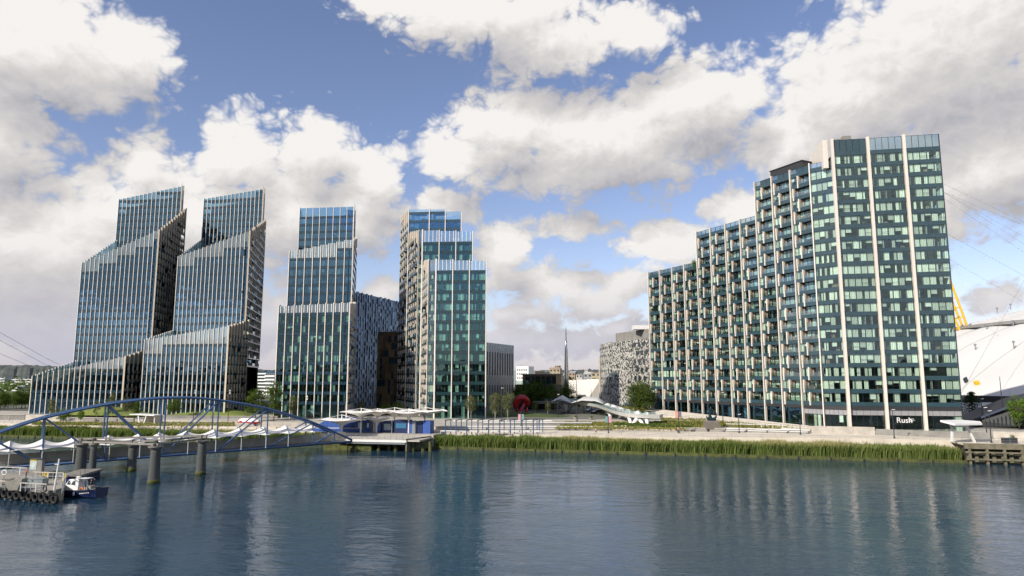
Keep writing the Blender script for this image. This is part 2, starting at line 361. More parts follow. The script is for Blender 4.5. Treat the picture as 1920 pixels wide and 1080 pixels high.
def land():
    ss = sorted(set([-9000, -600, -300, -200] + [q[0] for q in FRONT] + list(np.arange(-180, 130, 6.0)) + [200, 300, 600, 9000])); n = len(ss)
    def sheet(name, rows, m, label):
        vs = [tuple(bank(s_, t_, z_)) for s_ in ss for (t_, z_) in rows(s_)]; k = len(rows(0)); fs = []
        for i in range(n - 1):
            for j in range(k - 1): q = i * k + j; fs.append((q, q + k, q + k + 1, q + 1))
        mb = MB(); mb.add(vs, fs); tag(mb.build(name, m), label, None, kind='structure')
    sheet('promenade', lambda s_: [(7.5, -1), (7.5, zprom(s_)), (tfront(s_) + .3, zprom(s_))], PAVE, 'pale paved riverside promenade behind the reeds')
    sheet('terrace_ground', lambda s_: [(tfront(s_) + .25, 2.5), (tfront(s_) + .25, 4.0), (tfront(s_) + 22.25, LZ)], PAVED, 'grey paved terrace above the promenade')
    sheet('town_ground', lambda s_: [(tfront(s_) + 22.25, LZ), (tfront(s_) + 400, LZ), (12000, LZ)], EARTH, 'level ground under the buildings reaching to the hills')
land()
# ------------------------------------------------------------------ buildings
FH = 3.1
class Bld:
    def __init__(s, name, label, base, cat='building', seed=1):
        s.o = empty(name, base, label, cat); s.panes = []; s.curt = MB(); s.slab = MB(); s.furn = MB(); s.frame = MB(); s.small = MB()
        s.rng = random.Random(seed)
    def part(s, name, m, M): return block(name, m, M, s.o)
    def pane(s, M, m=None, name='window_pane'):
        c = M.translation; a = Vector(M.col[0][:3]).length * Vector(M.col[2][:3]).length / max(1, depth(c)) ** 2
        s.panes.append((a, M, m or GLASS))
    def curtain(s, fr, u0, u1, z0, z1, n, kind):
        r = s.rng; w = u1 - u0
        if kind == 'blind':
            zb = z1 - (z1 - z0) * r.uniform(0.25, 0.7); s.curt.cube(fr.M(u0, u1, n - 0.02, n + 0.02, zb, z1)); return
        k = max(2, int(w / 0.16)); vs = []; fs = []
        for i in range(k + 1):
            p = fr.p(u0 + w * i / k, n + (0.06 if i % 2 else -0.06), 0); vs += [(p.x, p.y, z0), (p.x, p.y, z1)]
        for i in range(k): fs.append((2 * i, 2 * i + 2, 2 * i + 3, 2 * i + 1))
        s.curt.add(vs, fs)
    def windows(s, fr, u0, u1, z0, z1, n, setback=0.12, glass=None, pc=0.5, gap=0.06, deep=5.0):
        """a row of n panes with frames, curtains and a room behind"""
        r = s.rng; w = (u1 - u0) / n
        for i in range(n):
            a, b = u0 + i * w + gap / 2, u0 + (i + 1) * w - gap / 2
            s.pane(fr.M(a, b, -setback - 0.02, -setback + 0.02, z0 + 0.03, z1 - 0.03, tilt=0.005), glass)
            if i: s.frame.cube(fr.M(a - gap, a, -setback - 0.06, -setback + 0.05, z0, z1))
            x = r.random(); q = -setback - 0.28
            if x < pc * 0.40: s.curtain(fr, a, b, z0, z1, q, 'full')
            elif x < pc * 0.62: s.curtain(fr, a, a + (b - a) * r.uniform(.25, .6), z0, z1, q, 'l')
            elif x < pc * 0.82: s.curtain(fr, a + (b - a) * r.uniform(.4, .75), b, z0, z1, q, 'r')
            elif x < pc: s.curtain(fr, a, b, z0, z1, q, 'blind')
            if r.random() < 0.22 * pc:
                h = r.uniform(.4, 1.0); c = r.uniform(a, b); d = -setback - r.uniform(.8, 1.8)
                s.furn.cube(fr.M(c - .4, c + .4, d - .4, d + .4, z0, z0 + h))
            if r.random() < 0.16: s.frame.cube(fr.M(a, b, -setback + 0.02, -setback + 0.06, z0 + (z1 - z0) * .38, z0 + (z1 - z0) * .38 + 0.06))
    def slabs(s, fr, z, deep=3.4, u0=0, u1=None, clip=1.7):
        u0 = max(u0, clip); u1 = min(fr.w if u1 is None else u1, fr.w - clip)
        if u1 > u0 + .05: s.slab.cube(fr.M(u0, u1, -deep, -0.2, z, z + 0.3))
    def finish(s, limit=300):
        s.panes.sort(key=lambda p: -p[0])
        for a, M, m in s.panes[:limit]: s.part('window_pane', m, M)
        rest = {}
        for a, M, m in s.panes[limit:]: rest.setdefault(m.name, MB()).cube(M)
        for k, mb in rest.items(): tag(mb.build('small_window_panes', MATS[k], s.o), kind='stuff')
        for mb, nm, m in ((s.curt, 'curtains', CURT), (s.slab, 'floor_slabs', SLAB), (s.furn, 'room_furniture', FURN), (s.frame, 'window_frames', FRAME), (s.small, 'small_fittings', WHITE)):
            if mb.v: tag(mb.build(nm, m, s.o), kind='stuff')
def core(b, poly, z0, z1, inset=5.0, m=INNER, name='core_wall'):
    c = Vector((sum(p[0] for p in poly) / len(poly), sum(p[1] for p in poly) / len(poly)))
    q = []
    for p in poly:
        v = Vector(p[:2]); d = c - v; q.append(v + d * min(0.6, inset / d.length))
    z1 = z1 if hasattr(z1, '__len__') else [z1] * len(poly)
    if ccw(list(poly)) is not poly and ccw(list(poly)) != list(poly): q = q[::-1]; z1 = list(z1)[::-1]
    mb = MB(); mb.prism(q, z0, z1); return mb.build(name, m, b.o)

# ---- the long stepped block on the right
def rush():
    pts = [(46.7, 231.0), (49.4, 225.4), (52.2, 219.8), (54.7, 214.2), (57.5, 208.6), (60.2, 203.1), (63.0, 197.5), (65.5, 191.8), (68.2, 186.2), (70.8, 180.6), (73.6, 175.1), (76.3, 169.5)]
    pts += [XY(1590.5, 165.6, 755), XY(1661, 164.2, 755), XY(1732.5, 162.6, 755), XY(1803.7, 161.0, 755)]
    b = Bld('stepped_apartment_block', 'long glass apartment block stepping up to the right, cream fins, tallest building in view', (79, 172, LZ), seed=5)
    Z1 = 10.56; rows = [13] * 4 + [16] * 4 + [19] * 4 + [20] * 3; r = b.rng
    zg = 3.9
    nb = len(pts) - 1
    for i in range(nb):
        fr = Fr(pts[i], pts[i + 1]); w = fr.w; n = rows[i]; flat = i >= 11; big = i >= 12
        fw, fd = ((0.66, 0.50) if big else (0.25, 0.36))
        top = Z1 + n * FH + 0.5
        para = 3.1 if big else 1.15
        if i == 11: fw, fd = 0.25, 0.36
        ztop = top + para
        lt = max(ztop, Z1 + rows[i - 1] * FH + 1.6 if i else 0)
        b.part('fin', FIN, fr.M(-fw / 2, fw / 2, -0.35, fd, zg, ztop + 0.25))
        f0 = fw / 2
        f1 = w - (0.425 if i in (11, 12, 13) else 0.18 if i < 14 else 0.1)
        if i in (4, 8): b.part('end_wall', FIN, fr.M(-0.14, 0.14, -11, -0.36, Z1 + rows[i - 1] * FH - 1, ztop + 0.2))
        if i == 0: b.part('end_wall', FIN, fr.M(-0.14, 0.14, -12, -0.36, zg, ztop + 0.2))
        if i == 12: b.part('end_wall', FIN, Matrix.Translation((-0.6, 0.4, 0)) @ fr.M(-1.6, -0.45, -12, 0.55, Z1 + 19 * FH - 0.5, ztop + 0.1))
        # spandrels and rows
        for k in range(n + 1):
            z = Z1 + k * FH
            b.part('spandrel', SPAN, fr.M(f0, f1, -0.22, 0.0, z - 0.5, z + 0.5)); b.slabs(fr, z - 0.35, 6.2, clip=.05)
            b.frame.cube(fr.M(w * .5 - .02, w * .5 + .02, 0.0, 0.012, z - .5, z + .5))
            if k == n: break
            za, zb = z + 0.5, z + FH - 0.5
            if flat: b.windows(fr, f0 + .03, f1 - .03, za, zb, 5 if big else 4, pc=0.95)
            else:
                par = (k + i) % 2
                us = w * (0.13 if par else 0.40) + r.uniform(-.05, .05)
                if i < 2 and r.random() < 0.25: b.windows(fr, f0, f1, za, zb, 4, pc=0.8); continue
                b.part('short_fin', FIN, fr.M(us - 0.14, us + 0.14, -0.1, 0.30, z - 0.55, zb + 0.12))
                if us - 0.17 - f0 > 0.3: b.windows(fr, f0, us - 0.17, za, zb, 1 if par else 2, pc=0.9)
                rec = 1.0
                b.part('timber_panel', TIMBER, fr.M(us + 0.17, us + 0.32, -rec, -0.02, za, zb))
                b.part('recess_wall', TIMBER, fr.M(us + 0.32, us + 0.62, -rec - 0.1, -rec + 0.1, za, zb))
                b.windows(fr, us + 0.62, f1, za, zb, 3 if par else 2, setback=rec, pc=0.95)
                b.part('balustrade', CLEAR, fr.M(us + 0.2, f1, 0.02, 0.05, za - 0.1, za + 0.95))
                if r.random() < 0.55:
                    for q in range(r.randint(1, 4)):
                        c = r.uniform(us + .6, f1 - .3); h = r.uniform(.3, .8); b.furn.cube(fr.M(c - r.uniform(.1, .35), c + .25, -1.1, -.5, za, za + h))
        # parapet glass
        zq = Z1 + n * FH + 0.5; np_ = 5 if big else 3
        for q in range(np_):
            a = f0 + (f1 - f0) * q / np_; e = f0 + (f1 - f0) * (q + 1) / np_
            b.part('parapet_pane', SCREEN if not (i == 12 or (i in (8, 9, 10) and q > 0)) else SPAN, fr.M(a + .03, e - .03, -0.1, -0.06, zq, zq + para))
            b.frame.cube(fr.M(e - .04, e + .04, -0.12, 0.0, zq, zq + para))
        b.frame.cube(fr.M(f0, f1, -0.12, -0.02, zq + para - .06, zq + para))
        # street level: pale panel band over tall dark glazing
        zb0 = Z1 - 0.5
        b.part('soffit_band', SOFFIT, fr.M(f0, f1, -0.9, -0.06, zb0 - 0.75, zb0))
        if i >= 10:
            for q in range(5):
                a = f0 + (f1 - f0) * q / 5; e = f0 + (f1 - f0) * (q + 1) / 5
                b.part('lobby_panel', GREYP, fr.M(a + .03, e - .03, -0.5, -0.4, zb0 - 2.1, zb0 - 0.75))
            b.windows(fr, f0, f1, zg, zb0 - 2.15, 5, setback=0.45, pc=0.25)
        else:
            b.windows(fr, f0, f1, zg, zb0 - 0.75, 4, setback=0.9, pc=0.12, glass=GLASSB)
    # last fin at the corner, dark edge
    fr = Fr(pts[-2], pts[-1]); zt = Z1 + 20 * FH + 3.6
    b.part('corner_post', FRAME, fr.M(fr.w - 0.12, fr.w + 0.02, -0.3, 0.02, zg, zt))
    # right return and rear walls, floors, roofs
    P = [Vector((*p, 0)) for p in pts]
    sections = [(0, 4, 13), (4, 8, 16), (8, 12, 19), (12, 15, 20)]
    for (a, e, n) in sections:
        poly = [P[k] for k in range(a, e + 1)]
        back = []
        for k in (e, a):
            d = (P[min(k + 1, 15)] - P[max(k - 1, 0)]).normalized(); nn = Vector((-d.y, d.x, 0)); back.append(P[k] + nn * 15)
        zt = Z1 + n * FH
        fr2 = [Fr(poly[k], poly[k + 1]) for k in range(len(poly) - 1)]
        front = [f.p(0, -6, 0) for f in fr2] + [fr2[-1].p(fr2[-1].w, -6, 0)]
        q = ccw([(p.x, p.y) for p in front + back]); mb = MB(); mb.prism(q, zg, zt); mb.build('core_wall', INNER, b.o)
        q = ccw([(p.x, p.y) for p in [f.p(0, -0.3, 0) for f in fr2] + [fr2[-1].p(fr2[-1].w - .3, -0.3, 0)] + back]); mb = MB(); mb.prism(q, zt + 0.02, zt + 0.4); mb.build('roof', ROOFM, b.o)
    f = Fr(pts[-1], tuple((P[15] + Vector((4, 15, 0)))[:2]))
    for k in range(21):
        z = Z1 + k * FH
        b.part('spandrel', SPAN, f.M(0.05, f.w, -0.2, 0, z - .5, z + .5))
        if k < 20: b.windows(f, 0.05, f.w, z + .5, z + FH - .5, 3, pc=.6)
    b.windows(f, 0.05, f.w, zg, Z1 - 0.5, 3, pc=0.1)
    # plant rooms
    f = Fr(pts[8], pts[11]); zt = Z1 + 19 * FH
    mb = MB(); mb.cube(f.M(3.4, 14.2, -10, -2.5, zt + .4, zt + 4.3)); mb.cube(f.M(3.2, 14.4, -10.2, -2.3, zt + 4.3, zt + 4.5)); mb.build('plant_room', SOFFIT, b.o)
    f = Fr(pts[12], pts[13]); zt = Z1 + 20 * FH + .4
    mb = MB(); mb.cube(f.M(1.0, 3.2, -4.5, -2.5, zt, zt + 4.3)); mb.build('cooling_unit', CONCD, b.o)
    mb = MB(); mb.cube(f.M(3.4, 5.4, -4.3, -2.2, zt, zt + 4.9)); mb.build('cooling_unit', CONCD, b.o)
    # lettering over the entrance
    fr = Fr(pts[13], pts[14]); b.sign = fr
    def text_obj(body, size, u, z):
        cu = bpy.data.curves.new('text', 'FONT'); cu.body = body; cu.size = size; cu.extrude = 0.03; cu.offset = size * 0.008
        to = bpy.data.objects.new('text', cu); COL.objects.link(to); bpy.context.view_layer.update()
        me = bpy.data.meshes.new_from_object(to); bpy.data.objects.remove(to); me.materials.clear(); me.materials.append(WHITE)
        m = Matrix.Identity(4); c = fr.p(u, -0.30, z); m.col[0] = (*fr.u, 0); m.col[1] = (0, 0, 1, 0); m.col[2] = (*fr.n, 0); m.col[3] = (*c, 1)
        o = link('sign_lettering', me, b.o, m); return o
    text_obj('Rush', 1.75, 2.1, LZ + 1.5)['label'] = 'white sign lettering on the ground floor glass'
    for k in range(3): b.part('sign_line', WHITE, fr.M(4.9, 5.9 + (0, .2, -.2)[k], -0.32, -0.28, LZ + 2.35 - k * .28, LZ + 2.44 - k * .28))
    b.finish()
    return b, pts
RUSH, RPTS = rush()

# ---- the stepped towers on the left
def tower(name, label, seed, tiers, base):
    b = Bld(name, label, base, seed=seed); r = b.rng
    for T in tiers:
        pts = [XY(px, Y, T.get('py', 690)) for px, Y, _ in T['p']]; tops = [W(px, py, Y).z for px, Y, py in T['p']]
        z0 = T.get('z0', LZ - 0.9); g = T.get('g', 5.2); L_ = T['back'][1]; back = (min(pts[-1][0] / pts[-1][1], pts[0][0] / pts[0][1] * .3) * L_ * 1.06, L_)
        allp = pts + [tuple((Vector(pts[-1]) + Vector(back))[:]), tuple((Vector(pts[0]) + Vector(back))[:])]
        allt = [t - 3.6 for t in tops] + [tops[-1] - 3.6, tops[0] - 3.6]
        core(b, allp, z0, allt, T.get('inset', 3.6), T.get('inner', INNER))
        q = [Vector(p) for p in allp[len(pts) - 1:]] + [Vector(pts[0])]
        for k in range(len(q) - 1):
            f = Fr(q[k], q[k + 1]); t = min(tops) - 1
            b.part('rear_wall', T.get('span', SPAN), f.M(0.3, f.w - 0.3, -0.4, -0.05, z0, t))
            if not ('lt' in T and k == len(q) - 2): b.part('rear_parapet', SCREEN, f.M(0.3, f.w - 0.3, -0.3, -0.25, t + .01, t + 1.6))
        if 'lt' in T:                        # left flank: its glass crown climbs towards the back
            px_, py_, Y_ = T['lt']; e = W(px_, py_, Y_); f = Fr((e.x, e.y), pts[0]); nb_ = 14
            for k in range(nb_):
                u = (k + .5) / nb_; zt_ = e.z + (tops[0] - e.z) * u
                b.part('crown_pane', SCREEN, f.M(f.w * k / nb_ + .05, f.w * (k + 1) / nb_ - .05, -.2, -.14, tops[0] - 4, zt_))
                b.part('fin', FINB, f.M(f.w * k / nb_ - .08, f.w * k / nb_ + .08, -.15, .15, tops[0] - 4, zt_ + .5))
        for si, st in enumerate(T['seg']):
            fr = Fr(pts[si], pts[si + 1]); w = fr.w; ta, tb = tops[si], tops[si + 1]
            nbay = st['n']; bw = w / nbay; H = lambda u: ta + (tb - ta) * u / w
            fw, fd, fm = st.get('fin', (0.3, 0.45, FINB)); gl = st.get('glass', GLASSB); pc = st.get('pc', 0.12); para = st.get('para', 2.6)
            kind = st.get('kind', 'fin'); sp = st.get('span', SPANB)
            zmin = T.get('vis', z0)            # below this level another tier stands in front: plain wall is enough
            for i in range(nbay + 1):
                u = i * bw; top = H(u) + 0.15
                if kind == 'balc':
                    z = max(z0, zmin) + (0 if st.get('full') else ((i * 2) % 3) * FH * .5)
                    if i in (0, nbay): b.part('fin', fm, fr.M(u - fw / 2, u + fw / 2, -0.2, fd, max(z0, zmin), top))
                    else:
                        while z < top - 1:
                            L = r.choice((3, 4, 5, 6) if st.get('panel') and st.get('panel') is not TAUPE else (1, 1, 2, 2, 3)) * FH + r.uniform(0, .8); e = min(z + L, top)
                            b.part('short_fin', fm, fr.M(u - fw / 2, u + fw / 2, -0.25, fd, z, e)); z = e + r.choice((0.02, FH * .5, FH))
                else:
                    if i == nbay and si + 1 < len(T['seg']) and T['seg'][si + 1].get('kind') == 'balc': continue
                    b.part('fin', fm, fr.M(u - fw / 2, u + fw / 2, -0.3, fd, max(z0, zmin - 2), top))
            for i in range(nbay):
                u0, u1 = i * bw + fw / 2, (i + 1) * bw - fw / 2; top = H((i + .5) * bw)
                z = z0 + g; k = 0
                if zmin <= z0 + 1: b.windows(fr, u0, u1, z0, z - 0.5, st.get('np', 1), glass=gl, pc=pc * .4)
                while z + FH + para < top + 0.3:
                    if z >= zmin - FH:
                        pcu = pc if not st.get('left') else (0.85 if i < st['left'] or (i >= nbay - 2 and r.random() < .3) else pc)
                        if kind == 'balc':
                            b.part('spandrel', sp, fr.M(u0, u1, -0.3, 0.25, z - .42, z + .12)); b.slabs(fr, z - .3, 3.4, u0, u1)
                            sol = (k * 2 + i * 3) % 5 in ((0,) if st.get('panel') is TAUPE else (0, 2, 3) if st.get('panel') else (0, 2))
                            if sol: b.part('balcony_panel', st.get('panel', BALP), fr.M(u0, u1, 0.1, 0.24, z + .12, z + 1.3 + r.choice((0, 0, 1.0))))
                            else: b.part('balustrade', CLEAR, fr.M(u0, u1, 0.12, 0.16, z + .12, z + 1.15))
                            b.windows(fr, u0, u1, z + .12, z + FH - .42, 1, setback=1.4, glass=gl, pc=pc)
                        else:
                            b.part('spandrel', sp, fr.M(u0, u1, -0.25, -0.02, z - .5, z + .45)); b.slabs(fr, z - .35, 3.4, u0, u1)
                            b.windows(fr, u0, u1, z + .45, z + FH - .5, st.get('np', 1), glass=gl, pc=pcu)
                    z += FH; k += 1
                b.part('spandrel', sp, fr.M(u0, u1, -0.25, -0.02, z - .5, z + .45)); b.slabs(fr, z - .35, 3.4, u0, u1)
                # crown: glass screen following the slope
                zt = top - 0.1
                if zt > z + .5:
                    b.part('crown_pane' if kind != 'balc' else 'crown_panel', (SCREEN if kind != 'balc' else st.get('panel', BALP)) if not st.get('solidcrown') else gl, fr.M(u0, u1, -0.12, -0.06, z + .45, zt))
                    if st.get('strips'):
                        for q in range(st['strips']):
                            c = u0 + (u1 - u0) * (q + .5) / st['strips']; b.part('crown_strip', WHITE, fr.M(c - .09, c + .09, -0.02, 0.12, z + .5, zt))
    b.finish(); return b
FB = (0.19, 0.17, FINB); FW = (0.18, 0.16, mat('pale_fin', (0.80, 0.76, 0.69), 0.45, var=0.1))
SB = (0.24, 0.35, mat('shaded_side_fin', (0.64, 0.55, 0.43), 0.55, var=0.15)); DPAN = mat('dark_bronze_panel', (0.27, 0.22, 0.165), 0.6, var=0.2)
DKI = INNERD; TAUPE = mat('taupe_balcony_panel', (0.36, 0.31, 0.24), 0.6, var=0.15); SPANT = mat('deep_teal_spandrel', (0.014, 0.040, 0.046), 0.14, spec=0.6, var=0.2, vscale=0.2)
tower('sail_crowned_tower', 'tall blue glass tower farthest left with sloping crown and close-set pale fins', 11, [
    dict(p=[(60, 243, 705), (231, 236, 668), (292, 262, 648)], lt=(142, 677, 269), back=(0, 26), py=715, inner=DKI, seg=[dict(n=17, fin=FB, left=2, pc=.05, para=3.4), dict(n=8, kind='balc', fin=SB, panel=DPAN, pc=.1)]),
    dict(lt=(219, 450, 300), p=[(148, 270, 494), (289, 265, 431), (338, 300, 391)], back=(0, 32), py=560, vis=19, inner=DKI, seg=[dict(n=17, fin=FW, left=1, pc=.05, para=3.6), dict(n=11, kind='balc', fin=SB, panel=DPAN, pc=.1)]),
    dict(p=[(221, 300, 374), (338, 296, 349), (341, 322, 349)], back=(-3, 26), py=400, vis=60, inner=DKI, seg=[dict(n=15, fin=FW, pc=.04, para=1.2, solidcrown=1), dict(n=2, fin=SB, pc=.05)]),
], (-160, 250, LZ))
tower('twin_crowned_tower', 'second blue glass tower from the left with sloping crown, beside the tallest left tower', 12, [
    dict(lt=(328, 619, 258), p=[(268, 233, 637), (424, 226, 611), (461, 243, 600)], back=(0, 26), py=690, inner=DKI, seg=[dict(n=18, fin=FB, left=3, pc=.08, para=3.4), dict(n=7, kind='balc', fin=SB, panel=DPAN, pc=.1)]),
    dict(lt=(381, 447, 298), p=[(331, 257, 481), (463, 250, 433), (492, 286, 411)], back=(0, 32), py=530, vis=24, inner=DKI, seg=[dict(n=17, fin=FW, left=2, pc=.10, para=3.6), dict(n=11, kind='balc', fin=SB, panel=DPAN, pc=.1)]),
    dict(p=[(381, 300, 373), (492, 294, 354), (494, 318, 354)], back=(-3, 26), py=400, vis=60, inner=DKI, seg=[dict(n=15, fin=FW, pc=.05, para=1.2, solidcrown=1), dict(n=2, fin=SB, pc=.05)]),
], (-110, 240, LZ))
tower('three_step_tower', 'blue green glass tower in three steps left of the dark panelled building', 13, [
    dict(p=[(519, 218, 574), (653, 214, 567), (665, 240, 567)], back=(-3, 24), py=660, seg=[dict(n=9, np=2, fin=(.2, .25, FINB), glass=GLASST, pc=.40, para=2.6, strips=2), dict(n=6, kind='balc', fin=FB, pc=.3)]),
    dict(p=[(541, 240, 472), (660, 236, 448), (667, 262, 443)], back=(-3, 24), py=520, vis=36, seg=[dict(n=8, np=2, fin=(.2, .25, FINB), glass=GLASSB, pc=.25, para=2.8, strips=2), dict(n=5, kind='balc', fin=FB, pc=.3)]),
    dict(p=[(561, 280, 390), (663, 277, 387), (666, 300, 388)], back=(-3, 24), py=420, vis=60, seg=[dict(n=8, np=2, fin=FW, pc=.2, para=1.5, solidcrown=1), dict(n=2, fin=FB, pc=.05)]),
], (-62, 222, LZ))
tower('balconied_corner_tower', 'green glass tower in three steps with cream balconies on its left face', 14, [
    dict(p=[(789, 228, 490), (802, 211, 487), (816, 209, 486), (911, 208, 489)], back=(6, 26), py=640, seg=[dict(n=5, kind='balc', fin=(.15, .22, FIN), glass=GLASST, pc=.15, span=SPANT, panel=TAUPE), dict(n=1, np=4, fin=(.2, .3, FIN), glass=GLASS, pc=.5, span=SPAN), dict(n=3, np=5, fin=(.26, .3, FINB), glass=GLASST, pc=.42, span=SPANT, para=2.9, strips=4)]),
    dict(p=[(766, 247, 436), (785, 228, 432), (792, 226, 431), (886, 225, 434)], back=(6, 9), py=480, seg=[dict(n=5, kind='balc', fin=(.15, .22, FIN), glass=GLASST, pc=.15, span=SPANT, panel=TAUPE), dict(n=1, np=2, fin=(.2, .3, FIN), glass=GLASS, pc=.5, span=SPAN), dict(n=3, np=5, fin=(.26, .3, FINB), glass=GLASST, pc=.35, span=SPANT, para=2.9, strips=4)]),
    dict(p=[(752, 264, 405), (766, 247, 394), (805, 246, 390), (865, 245, 398)], back=(6, 6), py=430, seg=[dict(n=4, kind='balc', fin=(.15, .22, FIN), glass=GLASST, pc=.15, span=SPANT, panel=TAUPE), dict(n=1, np=4, fin=(.2, .3, FIN), glass=GLASSB, pc=.3, span=SPAN, para=1.5), dict(n=2, np=5, fin=(.28, .4, FINB), glass=GLASSB, pc=.3, span=SPAN, para=1.5)]),
], (-14, 216, LZ))
# ------------------------------------------------------------------ background buildings
STEEL = mat('blue_steel_panel', (0.10, 0.16, 0.25), 0.3, metal=0.35, island=0.0, var=0.15, vscale=0.4)
STEELL = mat('pale_steel_panel', (0.17, 0.25, 0.36), 0.3, metal=0.4)
STEELD = mat('dark_steel_panel', (0.07, 0.115, 0.18), 0.35, metal=0.3)
GREYM = mat('grey_metal_cladding', (0.34, 0.37, 0.39), 0.35, metal=0.5, var=0.2, vscale=0.2)
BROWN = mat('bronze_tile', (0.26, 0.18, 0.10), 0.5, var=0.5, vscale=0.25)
BROWN2 = mat('bronze_tile_and_wall_shade', (0.12, 0.09, 0.06), 0.5)
def wallbox(b, name, m, a, c, back, z0, z1, inset=0.3):
    f = Fr(a, c); mb = MB(); mb.cube(f.M(0, f.w, -back, -inset, z0, z1)); mb.build(name, m, b); return f
def staggered_building():
    a, c = XY(660, 290), XY(752, 333); f = Fr(a, c); zt = W(662, 547, 291).z
    b = empty('panelled_building', (*a, LZ), 'dark blue building with staggered metal panels between two glass towers', 'building')
    wallbox(b, 'wall', STEELD, a, c, 18, LZ - .5, zt)
    rng = random.Random(3); nc = 22; cw = f.w / nc; rows = 14; rh = (zt - LZ) / rows
    for i in range(nc):
        for k in range(rows):
            if (k % 4 == 3 and i % 3 == 1) or rng.random() < .06: continue
            z = LZ + (k + (.5 if i % 2 else 0)) * rh; h = rh * rng.choice((.55, .8, .95)); m = rng.choice((STEEL, STEEL, STEEL, STEELL, STEELD))
            block('facade_panel', m, f.M(i * cw + .1, (i + rng.choice((.45, .6, .9))) * cw, -.28, rng.choice((.0, .06, .12)), z, min(z + h, zt + .3)), b)
def brown_building():
    a, c = XY(706, 272), XY(754, 268); f = Fr(a, c); zt = W(720, 622, 271).z
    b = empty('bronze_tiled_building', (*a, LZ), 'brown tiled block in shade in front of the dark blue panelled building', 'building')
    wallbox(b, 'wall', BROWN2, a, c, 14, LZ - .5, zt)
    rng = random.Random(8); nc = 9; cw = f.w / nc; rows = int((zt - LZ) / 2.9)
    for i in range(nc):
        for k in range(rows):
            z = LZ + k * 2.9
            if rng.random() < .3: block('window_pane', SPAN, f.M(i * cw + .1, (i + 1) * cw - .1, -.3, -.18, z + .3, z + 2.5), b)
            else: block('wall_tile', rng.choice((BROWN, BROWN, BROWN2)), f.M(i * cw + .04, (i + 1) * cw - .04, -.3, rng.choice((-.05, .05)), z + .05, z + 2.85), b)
def slotted_building():
    a, c = XY(900, 262), XY(962, 292); f = Fr(a, c); zt = W(940, 645, 280).z
    b = empty('slotted_metal_building', (*a, LZ), 'grey metal office with tall narrow dark windows right of the corner tower', 'building')
    wallbox(b, 'wall', STEELD, a, c, 20, LZ - .5, zt - .2, .5)
    n = 13; cw = f.w / n; h = zt - LZ
    for i in range(n + 1): block('pier', GREYM, f.M(i * cw - cw * .26, i * cw + cw * .26, -.5, .1, LZ - .5, zt), b)
    for q, (z0, z1) in enumerate([(0, .06), (.36, .5), (.86, 1.0)]): block('cladding_band', GREYM, f.M(0, f.w, -.5, .02, LZ + h * z0, LZ + h * z1 - .02), b)
    for i in range(n):
        for z in (.46, .9):
            block('cladding_panel', GREYM, f.M((i + .3) * cw, (i + .7) * cw, -.3, .16, LZ + h * z, LZ + h * (z + .05)), b)
    f2 = Fr(c, (c[0] * 1.10, c[1] * 1.10)); mb = MB(); mb.cube(f2.M(0.1, f2.w, -6, 0, LZ, zt - .3)); mb.build('side_wall', GREYM, b)
